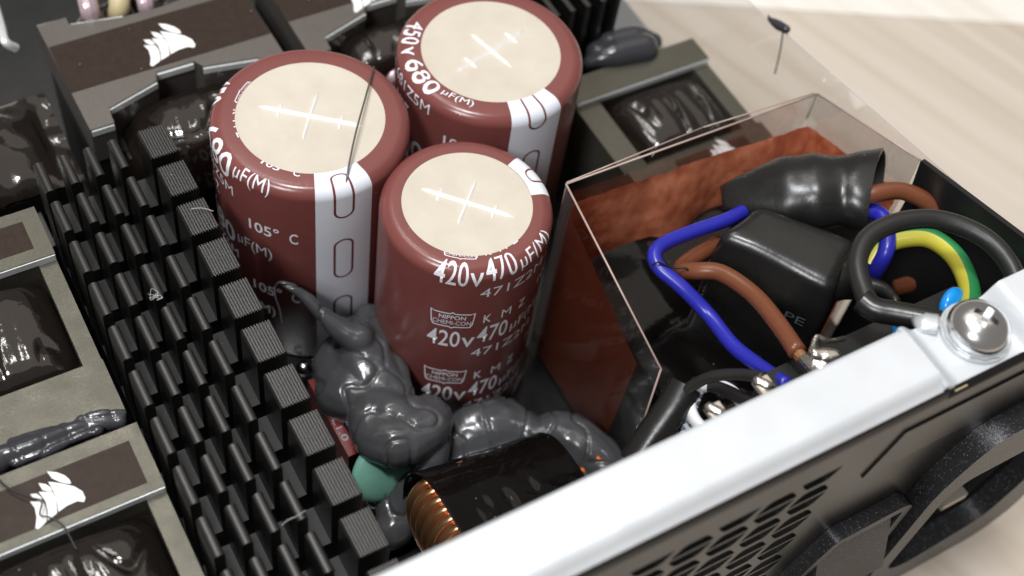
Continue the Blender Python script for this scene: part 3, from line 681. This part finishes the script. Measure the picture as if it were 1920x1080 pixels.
els = [[B4(838, 856, -46, 4.4), B4(872, 824, -44, 5.4), B4(918, 804, -43, 5.8), B4(962, 806, -43, 5.0), B4(990, 834, -45, 5.4)], [B4(865, 816, -44, 3.4), B4(905, 788, -43, 3.8), B4(945, 782, -43, 3.6), B4(975, 794, -44, 3.0)],
       [B4(1012, 825, -45, 4.0), B4(1045, 820, -44, 5.2), B4(1085, 838, -44, 5.6), B4(1120, 870, -45, 5.4), B4(1150, 905, -46, 4.8)], [B4(1030, 810, -44, 3.6), B4(1065, 810, -44, 4.0), B4(1105, 842, -44, 3.6)],
       [B4(850, 891, -48, 5.5), B4(930, 856, -47, 6.5), B4(1010, 870, -48, 6.0), B4(1090, 905, -48, 6.0)], [B4(880, 866, -45, 4.0), B4(960, 856, -45, 5.0), B4(1060, 870, -46, 5.5)]]
build('silicone_blob', blob(els, 0.4, 5, 0.6), M_goo, smooth=180, label='grey silicone mound along the foot of the 420v capacitor', cat='silicone')
els = [[B4(0, 858, -12.4, 2.0), B4(60, 838, -12.2, 1.7), B4(110, 815, -12.3, 1.4), B4(170, 797, -12.6, 1.3), B4(225, 790, -12.8, 1.2)], [B4(150, 786, -12.0, 0.7), B4(190, 776, -11.9, 0.8), B4(232, 774, -12.2, 0.7)],
       [B4(-40, 878, -12.6, 2.0), B4(0, 862, -12.4, 2.0)], [B4(20, 828, -12.3, 0.7), B4(80, 812, -12.2, 0.8), B4(120, 798, -12.2, 0.6)], [B4(30, 868, -12, 0.7), B4(90, 846, -12, 0.8), B4(140, 822, -12, 0.7), B4(185, 806, -12, 0.8)]]
build('silicone_bead', blob(els, 0.25, 4, 0.16), M_goo_d, smooth=180, label='dark silicone bead in the joint between the two olive inductors', cat='silicone')
els = [[B4(1105, 118, -22.5, 1.6), B4(1150, 104, -21.5, 3.0), B4(1205, 92, -21.6, 3.4)], [B4(1145, 85, -22, 3.0), B4(1190, 75, -22, 3.2), B4(1225, 78, -22.5, 2.0)], [B4(1120, 100, -22, 2.6), B4(1160, 80, -23, 2.6)]]
build('silicone_blob', blob(els, 0.4, 6), M_goo_d, smooth=180, label='dark glossy silicone blob at the foot of the plate-fin heatsink', cat='silicone')
sp = thing('orange_specks', 'two tiny orange crumbs stuck on the grey silicone mound', 'crumb', A3(1100, 880, -40))
for px_, py_, s_ in ((1090, 882, 0.55), (1123, 859, 0.35)):
    p = at(px_, py_, -40.0 if px_ < 1100 else -39.5); bm = NB(); bmesh.ops.create_icosphere(bm, subdivisions=1, radius=s_, matrix=Matrix.Translation(p))
    for v in bm.verts: v.co += Vector((random.uniform(-.3, .3), random.uniform(-.3, .3), random.uniform(-.2, .2)))
    build('crumb', bm, M_orange, sp, smooth=0)

# ------------------------------------------------------------------ small parts at the foot of the capacitors
pv = at(735, 870, -40)
vt = thing('disc_varistor', 'pale green disc varistor tilted under the grey silicone', 'varistor', (pv.x, pv.y, PCB))
bm = NB(); bmesh.ops.create_uvsphere(bm, u_segments=40, v_segments=20, radius=1.0)
fwd = (CAM-pv).normalized(); q = Vector((0.15, -0.75, 0.55)).normalized().to_track_quat('Z', 'Y').to_matrix().to_4x4()
for v in bm.verts:
    c_ = v.co.copy(); r_ = math.hypot(c_.x, c_.y); c_ = Vector((c_.x*8.6, c_.y*6.4, c_.z*2.4)); v.co = pv+(q @ c_)
vd = build('disc', bm, M_green, vt, smooth=180)
bm = text2d('SCK', 3.2, 1.2, 0.01)
pn = at(682, 893, -40)
for v in bm.verts: v.co = pv+(q @ Vector((v.co.x-4.5, v.co.y-3.8, 1.72)))
build('printed_text', bm, mat('dark_green_print', (0.05, 0.16, 0.12), 0.5), vd, smooth=0)
for s in (-1, 1):
    p = q @ Vector((s*2.5, -5, 0)); bm = NB(); tube(bm, [tuple(pv+p), (pv.x+p.x, pv.y+p.y, PCB)], 0.4, n=8); build('lead', bm, M_solder, vt)
# red film capacitor and the metal plate next to it
ra = at(612, 752, -38); rb = at(652, 842, -38)
rc = thing('red_film_capacitor', 'narrow red film capacitor squeezed beside the heatsink posts', 'capacitor', ((ra.x+rb.x)/2, (ra.y+rb.y)/2, PCB))
bx = box(NB(), ra.x-1.0, ra.x+0.9, rb.y-1, ra.y+6, PCB, -39); bod = build('body', bx, M_redcap, rc, bevel=0.8)
bm = text2d('N0L1.0', 9, 1.5, 0.01)
for v in bm.verts: v.co = Vector((ra.x-0.6+v.co.y*.8, ra.y-v.co.x+0.5, -38.96))
build('printed_text', bm, M_paleprint, bod, smooth=0)
bm = box(NB(), ra.x+1.2, ra.x+4.4, rb.y-0.5, ra.y+9, PCB, -37.5); build('metal_shield', bm, M_alu, label='small grey metal shield between the red capacitor and the silicone', cat='shield', bevel=0.3)
p = at(704, 936, -46); bm = NB(); bmesh.ops.create_uvsphere(bm, u_segments=24, v_segments=14, radius=1.7, matrix=Matrix.Translation(p)); build('solder_ball', bm, M_chrome, label='bright solder ball beside the heatsink, below the green disc', cat='solder', smooth=180)
p = at(745, 1030, -50); bm = NB(); tube(bm, [A3(715, 1040, -49), A3(735, 1012, -48), A3(765, 1005, -48.5)], 1.2, n=10); build('glass_fuse', bm, M_chrome, label='shiny glass part on the board by the taped choke', cat='fuse')
p = at(570, 690, -46); bm = NB(); bmesh.ops.create_uvsphere(bm, u_segments=20, v_segments=12, radius=1.6, matrix=Matrix.Translation(p)); build('solder_joint', bm, M_chrome, label='bright solder joint at the foot of the left tall capacitor', cat='solder', smooth=180)
bm = NB(); grid(bm, lambda u, v: (16.6+(15.3+0.7*v)*math.cos(math.radians(-62+40*u)), -27.4+(15.3+0.7*v)*math.sin(math.radians(-62+40*u)), PCB+(9-5*u)*v), 16, 4); bmesh.ops.solidify(bm, geom=bm.faces[:], thickness=0.4)
build('insulating_collar', bm, M_ceramic, label='pale plastic collar round the right foot of the 420v capacitor', cat='collar')

# ------------------------------------------------------------------ taped choke
ck = thing('taped_choke', 'copper choke wrapped in glossy black tape, in front of the grey silicone', 'choke', (4, -68, PCB))
def arch(u, v):
    x = -8.0+26*u; a = v
    pts_ = [(-58.5, -51.5), (-56.2, -43), (-55.6, -35), (-57.2, -28.5), (-60.7, -23.4), (-64.5, -20.8), (-69, -19.8), (-75, -19.7), (-82, -21.5), (-87, -26)]
    f = a*(len(pts_)-1); i = min(int(f), len(pts_)-2); t = f-i
    P0, P1, P2, P3 = [Vector(pts_[max(0, min(len(pts_)-1, i+d))]) for d in (-1, 0, 1, 2)]
    p = 0.5*((2*P1)+(-P0+P2)*t+(2*P0-5*P1+4*P2-P3)*t*t+(-P0+3*P1-3*P2+P3)*t**3)
    w = 0.4*noise.noise(Vector((x*0.1, p.x*0.12, 1)))+0.12*noise.noise(Vector((x*0.35, p.x*0.3, 8)))-0.5*math.exp(-(noise.noise(Vector((x*0.13, p.x*0.2, 5)))/0.06)**2)*max(0, 1-((p.x+68)/7)**2)*max(0, 1-((x-3)/8)**2)
    p.y -= 6.5*u*min(1, max(0, (p.y+48)/14))
    return (x, p.x, p.y+w)
bm = NB(); grid(bm, arch, 50, 56); bmesh.ops.solidify(bm, geom=bm.faces[:], thickness=0.25); build('tape_wrap', bm, M_tape, ck, smooth=70)
cl = None
for k in range(7):
    y0c = -60.4-2.15*k; xk = -6.0+0.05*(k-3)**2; hgt = -25.8+0.55*k
    bm = NB(); tube(bm, [(xk+6, y0c-0.2, hgt-1.2), (xk+0.6, y0c, hgt-1.4), (xk-2.6, y0c+0.1, hgt-4.0), (xk-3.6, y0c-0.6, hgt-10), (xk-1.8, y0c-2.4, hgt-19), (xk+2.5, y0c-4.2, -51)], 1.05, n=14)
    build('copper_strand', bm, M_copper, ck, smooth=180)
build('ferrite_core', box(NB(), -3.5, 15.5, -82, -60, PCB, -33), M_dotblack, ck, bevel=2)

# second copper coil seen through the front edge of the film box
c2 = thing('bare_choke', 'bare copper choke behind the lower corner of the clear film box', 'choke', (42, -72, PCB))
for k in range(14):
    bm = NB(); xk = 37.5+1.5*k
    tube(bm, [(xk, -64.8, -50), (xk-0.5, -65.5, -42), (xk-0.3, -69, -36.5), (xk, -75, -35.5), (xk, -80, -40), (xk, -81, -50)], 0.7, n=8); build('copper_strand', bm, M_copper, c2, smooth=180)
build('core', box(NB(), 37.2, 58, -79, -67.3, PCB, -39), M_dotblack, c2, bevel=2)

# ------------------------------------------------------------------ clear film box with copper shield
fb = thing('film_shield_box', 'clear plastic film box lined with copper foil round the mains wiring', 'shield box', (60, -50, PCB))
XL, YB, XR = 33.6, -32.0, 89.3
bm = NB(); prism(bm, [(YB+0.2, 0.1), (YB+0.2, PCB), (-58.5, PCB), (-67.2, -40.5), (-66.2, -10.3)], XL-0.3, XL, axis='x'); build('film_wall', bm, M_film, fb, smooth=0)
bm = NB(); prism(bm, [(XL+0.02, 0.1), (XR, -1.0), (XR, PCB), (XL+0.02, PCB)], YB, YB+0.3, axis='y'); build('film_wall', bm, M_film, fb, smooth=0)
bm = NB(); prism(bm, [(YB-0.02, -1.0), (-57.6, 7.6), (-57.9, 2), (-57.9, PCB), (YB-0.02, PCB)], XR, XR+0.3, axis='x'); build('film_wall', bm, M_film, fb, smooth=0)
def edge(pts, r=0.28, mt=None):
    for a, b in zip(pts, pts[1:]):
        bm = NB(); tube(bm, [a, b], r, n=6); build('film_edge', bm, mt or M_filmedge, fb, smooth=180)
edge([(XL-.15, YB+.2, 0.15), (XL-.15, -66.2, -10.25), (XL-.15, -67.2, -40.5), (XL-.15, -58.5, PCB)], 0.2)
edge([(XL, YB+.15, 0.15), (XR, YB+.15, -0.95), (XR+.15, -57.6, 7.65)], 0.2)
edge([(XL, YB+.15, -0.1), (XL, YB+.15, -8)], 0.12); edge([(XR, YB+.15, -1), (XR, YB+.15, -8)], 0.1)
edge([(XL, YB+.3, 0.3), (XL+30, YB+1.6, -0.3), (XR-0.5, YB+.5, -0.9)], 0.14)
# foil
def foil_fn(plane):
    def fn(u, v):
        if plane == 'back':
            x = XL+1.3+(XR-XL-1.9)*u; zt = -4.8-3.2*u; z = PCB+(zt-PCB)*v
            d = 0.5*noise.noise(Vector((x*0.2, z*0.25, 0)))+0.12*noise.noise(Vector((x*0.75, z*0.6, 4)))+0.25*noise.noise(Vector((x*0.4-z*.2, z*0.3, 9)))
            bul = 5.0*min(1, max(0, (u-.12)/.25))*max(0, 1-((z+24)/(17.5 if z > -24 else 30))**2)**1.0 if -54 < z < -6.4 else 0
            return (x, YB-0.75-abs(d)*0.7-bul*(0.8+0.2*math.sin(x*.35)), z)
        if plane == 'left':
            y = YB-1.5+(-60.2-YB+1.5)*u; zt = -6.2-11.6*u; z = PCB+(zt-PCB)*v
            d = 0.18*noise.noise(Vector((y*0.2, z*0.2, 7))); return (XL+0.45+abs(d), y+ (1.4*(1-v) if u > .97 else 0), z)
        y = YB-1.5-24*u; zt = -8.0+7*u; z = PCB+(zt-PCB)*v
        d = 0.5*noise.noise(Vector((y*0.4, z*0.4, 17)))+0.3*noise.noise(Vector((y*1.1, z*0.5, 3))); return (XR-0.6-abs(d), y, z)
    return fn
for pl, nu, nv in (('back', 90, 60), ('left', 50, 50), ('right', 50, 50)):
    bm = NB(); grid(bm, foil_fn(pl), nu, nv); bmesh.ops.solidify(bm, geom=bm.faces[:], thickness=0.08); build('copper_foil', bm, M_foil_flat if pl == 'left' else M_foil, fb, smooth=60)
# black insulating plate continuing the right wall
bm = NB(); prism(bm, [(-58.0, 8.0), (-83.0, 14.2), (-84.5, 11.0), (-84.5, PCB), (-59.6, PCB), (-59.2, 0)], XR-0.3, XR+0.7, axis='x')
build('insulating_plate', bm, M_black_plastic2, label='black plastic insulating plate standing at the right beside the cable loop', cat='insulator', bevel=0.15)
# large clear sheet outside
XS = 97.2
cs = thing('clear_sheet', 'large clear plastic sheet standing between the power supply and the table', 'plastic sheet', (XS, -10, -65))
zs0, zs1 = atx(1400, 0, XS), atx(1745, 300, XS)
slope = (zs1.z-zs0.z)/(zs1.y-zs0.y)
ya, yb_ = 60.0, -72.0
prism_pts = [(ya, zs0.z+slope*(ya-zs0.y)), (yb_, zs0.z+slope*(yb_-zs0.y)), (yb_, -65), (ya, -65)]
bm = NB(); prism(bm, prism_pts, XS, XS+0.25, axis='x'); build('sheet', bm, M_sheet, cs, smooth=0)
bm = NB(); tube(bm, [(XS+.12, *prism_pts[0]), (XS+.12, *prism_pts[1])], 0.1, n=6); build('sheet_edge', bm, M_sheetedge, cs)
p0, p1, p2 = atx(1443, 36, XS-0.9), atx(1458, 46, XS-0.9), atx(1474, 55, XS-0.9)
bd = thing('glue_drop', 'tiny black glue drop with a thin hanging thread on the clear sheet', 'glue drop', tuple(p1))
build('drop', blob([[(*p0, 0.5), (*p1, 1.0), (*p2, 0.9)], [(*atx(1441, 29, XS-.9), 0.25), (*p0, 0.4)]], 0.2, 3), M_goo_d, bd, smooth=180)
bm = NB(); tube(bm, [tuple(atx(1468, 60, XS-.9)), tuple(atx(1463, 95, XS-.9)), tuple(atx(1453, 138, XS-.9))], 0.16, n=6); build('thread', bm, M_goo_d, bd)

# ------------------------------------------------------------------ mains parts inside the box
xb = thing('wrapped_block', 'black heat-shrink wrapped brick-shaped part in the middle of the film box', 'wrapped part', (62, -60, PCB))
top = [(61.4, -50.7), (51.1, -53.0), (62.4, -70.9), (72.4, -64.2)]
bm = NB(); lo = [(60.6, -50.2), (49.9, -53.2), (62.0, -73.0), (74.2, -65.0)]
vt_ = [bm.verts.new((x, y, 2.2)) for x, y in top]; vm = [bm.verts.new((x, y, -6)) for x, y in lo]; vb = [bm.verts.new((x, y, -30)) for x, y in lo]
bm.faces.new(vt_); bm.faces.new(vb[::-1])
for A_, B_ in ((vt_, vm), (vm, vb)):
    for i in range(4): j = (i+1) % 4; bm.faces.new((A_[i], B_[i], B_[j], A_[j]))
bmesh.ops.recalc_face_normals(bm, faces=bm.faces[:])
bmesh.ops.bevel(bm, geom=bm.edges[:], offset=2.0, segments=5, profile=0.5, affect='EDGES'); bmesh.ops.subdivide_edges(bm, edges=[e for e in bm.edges if e.calc_length() > 5], cuts=8, use_grid_fill=True)
for v in bm.verts: v.co += Vector((noise.noise(v.co*0.12), noise.noise(v.co*0.12+Vector((9, 0, 0))), noise.noise(v.co*0.12+Vector((0, 9, 0)))))*0.55
build('wrap', bm, M_shrink, xb, smooth=60)
els = [[(67.5, -66.5, -3, 4.5), (71.5, -69.5, -4.5, 2.6), (73.5, -72.5, -3.0, 1.5), (73.0, -76, -1.5, 1.0)]]
build('wrap_neck', blob(els, 0.4, 4), M_shrink, xb, smooth=180)
bm = text2d('PE', 3.6, 2.0, 0.0)
pe = at(1502, 605, -8)
n_ = Vector((-0.82, -0.56, 0.12)).normalized(); ex = Vector((0.56, -0.82, 0)).normalized(); ey = n_.cross(ex)*1
if ey.z < 0: ey = -ey
for v in bm.verts: v.co = Vector((58.35, -67.0, -9))+n_*0.45+ex*v.co.x+ey*(v.co.y*0.9)
build('printed_text', bm, mat('faint_print', (0.09, 0.10, 0.12), 0.4), xb, smooth=0)
# wrapped choke: wide sleeve, open at the right end
wc = thing('wrapped_choke', 'black heat-shrink sleeve open at its right end with wires inside', 'wrapped part', (74, -51, PCB))
bm = NB(); a0 = Vector((60.0, -43.2, -4.2)); a1 = Vector((82.6, -56.6, 2.6)); ax = (a1-a0).normalized(); sd_ = ax.cross(Vector((0, 0, 1))).normalized(); up_ = sd_.cross(ax)
rings = []
for i in range(33):
    t_ = i/32; ce = a0.lerp(a1, t_)
    w = 2.4+4.2*min(1, t_*2.6)**.8+1.2*t_; h = 0.7+4.9*min(1, t_*2.4)**.8
    bulge = 0.3*math.exp(-((t_-.6)/.05)**2)-0.6*math.exp(-((t_-.76)/.08)**2)
    w += bulge*.9; h += bulge
    if t_ > .8: w += (t_-.8)*3; h += (t_-.8)*1
    ring = []
    for q_ in range(40):
        an = 2*math.pi*q_/40; nn = 0.2*noise.noise(Vector((math.cos(an)*1.6, math.sin(an)*1.6, t_*7)))
        slant = ax*(max(0, t_-.7)/.3)*(-2.6*math.cos(an)-0.6*math.sin(an))-up_*1.3*t_**3
        ring.append(bm.verts.new(ce+slant+sd_*math.cos(an)*(w+nn)+up_*math.sin(an)*(h+nn)))
    rings.append(ring)
for a, b in zip(rings, rings[1:]):
    for q_ in range(40): bm.faces.new((a[q_], a[(q_+1) % 40], b[(q_+1) % 40], b[q_]))
bm.faces.new(rings[0][::-1]); bmesh.ops.recalc_face_normals(bm, faces=bm.faces[:]); bmesh.ops.solidify(bm, geom=bm.faces[:], thickness=0.5)
build('sleeve', bm, M_shrink, wc, smooth=60)
build('support_block', box(NB(), 64, 84, -57, -44.5, PCB, -9), M_dotblack, wc, bevel=2)

# black shiny film-wrapped board lying in the box floor
bm = NB(); grid(bm, lambda u, v: (38+34*u, -36-46*v, -20-10*v+1.2*noise.noise(Vector((u*3, v*3, 6)))+0.15*noise.noise(Vector((u*6, v*6, 1)))), 40, 40); bmesh.ops.solidify(bm, geom=bm.faces[:], thickness=0.3)
build('black_film', bm, M_tape, label='glossy black insulating film lying in the bottom of the film box', cat='film', smooth=70)
p = at(1233, 610, -25); bm = NB(); bmesh.ops.create_icosphere(bm, subdivisions=2, radius=1.3, matrix=Matrix.Translation(p)@Matrix.Diagonal((1.1, .8, .35, 1)))
for v in bm.verts: v.co += Vector((random.uniform(-.4, .4), random.uniform(-.3, .3), 0))
build('paint_fleck', bm, M_ceramic, label='small white fleck on the glossy black film', cat='fleck', smooth=0)

def wire(name, label, pts, r, mt, cat='wire', n=12, squash=1.0, group='insulated wires in the film box'):
    bm = NB(); tube(bm, pts, r, n=n, squash=squash); return build(name, bm, mt, label=label, cat=cat, smooth=180, group=group)
wire('blue_wire', 'long blue wire bent left and running down past the brown wire', [A3(1395, 395, -3), A3(1362, 412, -2), A3(1300, 434, -1), A3(1248, 455, 0), A3(1228, 475, 0.5), A3(1236, 502, 0), A3(1280, 540, -1), A3(1330, 592, -3), A3(1372, 645, -2), A3(1415, 680, 0), A3(1475, 722, 4)], 1.28, M_blue)
bw = thing('brown_wire', 'brown wire arching left of the wrapped brick down to a soldered lug', 'wire', A3(1420, 560, -3), 'insulated wires in the film box')
bm = NB(); tube(bm, [A3(1345, 455, -6), A3(1295, 487, -4), A3(1278, 505, -2), A3(1305, 508, 0), A3(1352, 512, 1.5), A3(1412, 552, 3), A3(1458, 606, 5), A3(1495, 660, 7)], 1.5, n=14); build('insulation', bm, M_brown, bw, smooth=180)
els = [[B4(1500, 664, 7.2, 0.85), B4(1515, 680, 8, 1.0), B4(1545, 700, 8, 1.6)], [B4(1530, 640, 9, 0.55), B4(1524, 660, 9.5, 0.8), B4(1540, 668, 9, 1.5), B4(1562, 672, 9, 1.6)]]
build('solder_joint', blob(els, 0.3, 3), M_solder, bw, smooth=180)
bm = NB(); tube(bm, [A3(1524, 652, 9.6), A3(1532, 632, 10.2), A3(1556, 639, 9.6), A3(1583, 634, 9)], 0.42, n=8); build('lead', bm, M_solder, bw)
bm = NB(); tube(bm, [A3(1498, 664, 7.1), A3(1505, 672, 7.4)], 1.05, n=12); build('copper_end', bm, M_copper, bw)
wire('brown_wire', 'brown wire looping out of the open sleeve end', [A3(1610, 372, 3), A3(1645, 362, 4), A3(1690, 358, 4), A3(1735, 378, 3), A3(1762, 415, 0), A3(1762, 470, -8), A3(1730, 520, -14), A3(1680, 540, -18)], 1.6, M_brown)
wire('blue_wire', 'short blue wire coming out of the open sleeve end', [A3(1620, 395, 0), A3(1650, 402, 1), A3(1664, 440, 1), A3(1660, 475, 0), A3(1640, 510, -4), A3(1620, 540, -10)], 1.45, M_blue)
wire('tie_wire', 'thin dark tie wire round the blue and brown wires at their bend', [A3(1222, 498, 1.2), A3(1232, 492, 2.0), A3(1244, 496, 1.4), A3(1262, 502, 0.8), A3(1285, 503, 0.9), A3(1292, 510, 0.2)], 0.17, M_dotblack, n=6)
# yellow green wire: two coloured halves round one axis
yg = thing('earth_wire', 'yellow and green striped earth wire curving inside the black cable loop', 'wire', A3(1790, 500, 0), 'insulated wires in the film box')
ygp = [A3(1630, 500, -4), A3(1655, 462, -2), A3(1695, 446, 0), A3(1745, 447, 2), A3(1790, 480, 3), A3(1815, 530, 4), A3(1818, 580, 6), A3(1800, 625, 8)]
bm = NB(); tube(bm, ygp, 1.75, n=14, arc=(-60, 120), cap=False); build('yellow_half', bm, M_yellow, yg, smooth=180)
bm = NB(); tube(bm, ygp, 1.75, n=14, arc=(120, 300), cap=False); build('green_half', bm, M_greenw, yg, smooth=180)
# thick black earth cable with ring terminal
bc = thing('black_cable', 'thick black cable looping up and ending in the ring terminal under the screw', 'cable', A3(1700, 560, 10))
bm = NB(); tube(bm, [A3(1785, 612, 15), A3(1740, 600, 14), A3(1680, 588, 13), A3(1640, 580, 12.5), A3(1615, 562, 12.5)], 1.95, n=16); build('end_sleeve', bm, M_shrink, bc, smooth=180)
bm = NB(); tube(bm, [A3(1700, 592, 13), A3(1640, 578, 12.5), A3(1617, 540, 12.5), A3(1608, 490, 13), A3(1630, 443, 13.5), A3(1690, 415, 14), A3(1765, 413, 14), A3(1845, 445, 14), A3(1895, 500, 13.5), A3(1908, 560, 12), A3(1890, 630, 9)], 1.62, n=16); build('cable', bm, M_cable, bc, smooth=180)
bm = NB(); pts_ = []
for i in range(28):
    a = 2*math.pi*i/28; pts_.append((SX+5.5*math.cos(a), SY+5.5*math.sin(a)))
prism(bm, pts_, 16.66, 17.2); build('ring_terminal', bm, M_zinc2, bc, bevel=0.1)
e0 = at(1770, 605, 15.8)
bm = NB(); tube(bm, [(SX-4.6, SY+3.6, 17.0, 1.9), (SX-6.2, SY+5.2, 16.6, 1.8), (e0.x, e0.y, 15.6, 1.7)], n=10, squash=0.6); build('terminal_barrel', bm, M_zinc2, bc, smooth=180)
# blue disc capacitors
GD = 'bright blue disc capacitors under the cable'
def disc(label, px, py, z, r, nrm):
    p = at(px, py, z); q_ = Vector(nrm).normalized().to_track_quat('Z', 'Y').to_matrix().to_4x4()
    bm = NB(); bmesh.ops.create_uvsphere(bm, u_segments=32, v_segments=16, radius=1)
    for v in bm.verts: v.co = p+(q_ @ Vector((v.co.x*r, v.co.y*r, v.co.z*1.7)))
    build('disc_capacitor', bm, M_cyan, label=label, cat='capacitor', smooth=180, group=GD)
disc('bright blue disc capacitor just behind the flange, below the black cable', 1706, 618, 8, 3.9, (0.3, -0.6, 0.9))
disc('bright blue disc capacitor peeping out above the cable sleeve', 1786, 576, 4, 3.4, (0.3, -0.9, 0.6))
# black pigtail, shrink sleeve, lugs
sw_w = thing('sleeved_lead', 'black sleeve with ribbed side and a black wire leaving its top, by the flange', 'wire', A3(1260, 770, -5))
bm = NB(); tube(bm, [A3(1190, 870, -12), A3(1225, 815, -9), A3(1262, 762, -6), A3(1285, 722, -4)], 2.75, n=18, squash=0.75); sv = build('sleeve', bm, M_shrink, sw_w, smooth=70)
for k in range(9):
    t_ = k/8; a = Vector(A3(1312-40*t_, 735+105*t_, -4.6-4.0*t_)); bm = NB(); box(bm, a.x-0.35, a.x+0.35, a.y-0.55, a.y+0.55, a.z-1.6, a.z+0.2); build('rib', bm, M_paleprint, sv, bevel=0.15)
bm = NB(); tube(bm, [A3(1280, 738, -4), A3(1300, 722, -2), A3(1335, 706, 1), A3(1385, 702, 4), A3(1432, 708, 7)], 0.95, n=12); build('wire', bm, M_cable, sw_w, smooth=180)
bm = NB(); tube(bm, [A3(1300, 718, -7), A3(1350, 728, -4), A3(1400, 752, 0), A3(1440, 775, 3)], 1.05, n=12); build('wire', bm, M_cable, sw_w, smooth=180)
def lug(label, px, py):
    p = at(px, py, 9); bm = NB(); box(bm, p.x-1.3, p.x+1.3, p.y-5, p.y+1.2, p.z-0.5, p.z+0.4)
    l = thing('inlet_lug', label, 'lug', tuple(p), 'solder lugs behind the flange'); build('blade', bm, M_brass, l, bevel=0.15)
    build('solder', blob([[(p.x-0.6, p.y+0.8, p.z+0.3, 0.9), (p.x+0.2, p.y-0.6, p.z+0.4, 0.9)], [(p.x+0.8, p.y-1, p.z+.3, .7)]], 0.25, 2), M_solder, l, smooth=180)
lug('flat solder lug at the end of the thin black wire', 1432, 722)
lug('flat solder lug in front of the white ceramic ring', 1342, 772)
p = at(1345, 768, -6); bm = NB(); tube(bm, [(p.x+4.4*math.cos(a), p.y+4.4*math.sin(a), p.z+0.3*math.sin(a)) for a in [i*math.pi/12 for i in range(25)]], 0.95, n=10, squash=1.4); build('ceramic_ring', bm, M_ceramic, label='white ceramic ring half hidden behind the metal flange', cat='ring', smooth=180)
bm = box(NB(), 40, 80, -84.5, -80, PCB, 4); build('inlet_filter_block', bm, M_dotblack, label='dull black block right behind the case panel', cat='block', bevel=1)

# ------------------------------------------------------------------ stray wires and fibres
bm = NB(); tube(bm, [A3(701, 125, 0.6), A3(686, 180, 1.2), A3(668, 245, 1.6), A3(655, 305, 1.0), A3(649, 345, -0.4), A3(647, 372, -3.2), A3(646, 402, -7.2)], 0.17, n=6)
build('stray_wire', bm, mat('stray_grey', (0.06, 0.055, 0.05), 0.4), label='thin grey stray wire lying across the top of the left tall capacitor', cat='wire')
bm = NB(); tube(bm, [A3(-5, 896, -11.2), A3(20, 918, -11), A3(58, 933, -10.8), A3(78, 940, -10.8), A3(75, 965, -10.8), A3(92, 970, -10.9), A3(115, 982, -11), A3(130, 1005, -11.2), A3(143, 1030, -11.5)], 0.15, n=6)
build('stray_wire', bm, M_dotblack, label='thin black stray wire lying over the sail emblem at the lower left', cat='wire')
bm = NB(); random.seed(9); pp = [A3(288, 553, -5.6)]
for i in range(16):
    pp.append((pp[0][0]+random.uniform(-1.2, 1.2), pp[0][1]+random.uniform(-1.6, 1.0), -5.4+random.uniform(0, .8)))
tube(bm, pp, 0.03, n=5); build('lint_fibre', bm, M_fibre, label='tangled pale lint fibre caught on the heatsink fins', cat='fibre')
bm = NB(); tube(bm, [A3(358, 392, -5.8), A3(372, 390, -5.5), A3(385, 391, -5.6), A3(400, 396, -5.8)], 0.05, n=5); build('lint_fibre', bm, M_fibre, label='short straight pale fibre on top of a grooved heatsink post', cat='fibre')
bm = NB(); tube(bm, [A3(528, 985, -6), A3(540, 975, -5), A3(556, 968, -5), A3(573, 957, -5.8)], 0.05, n=5); build('lint_fibre', bm, M_fibre, label='curved pale fibre on the heatsink fins near the bottom edge', cat='fibre')
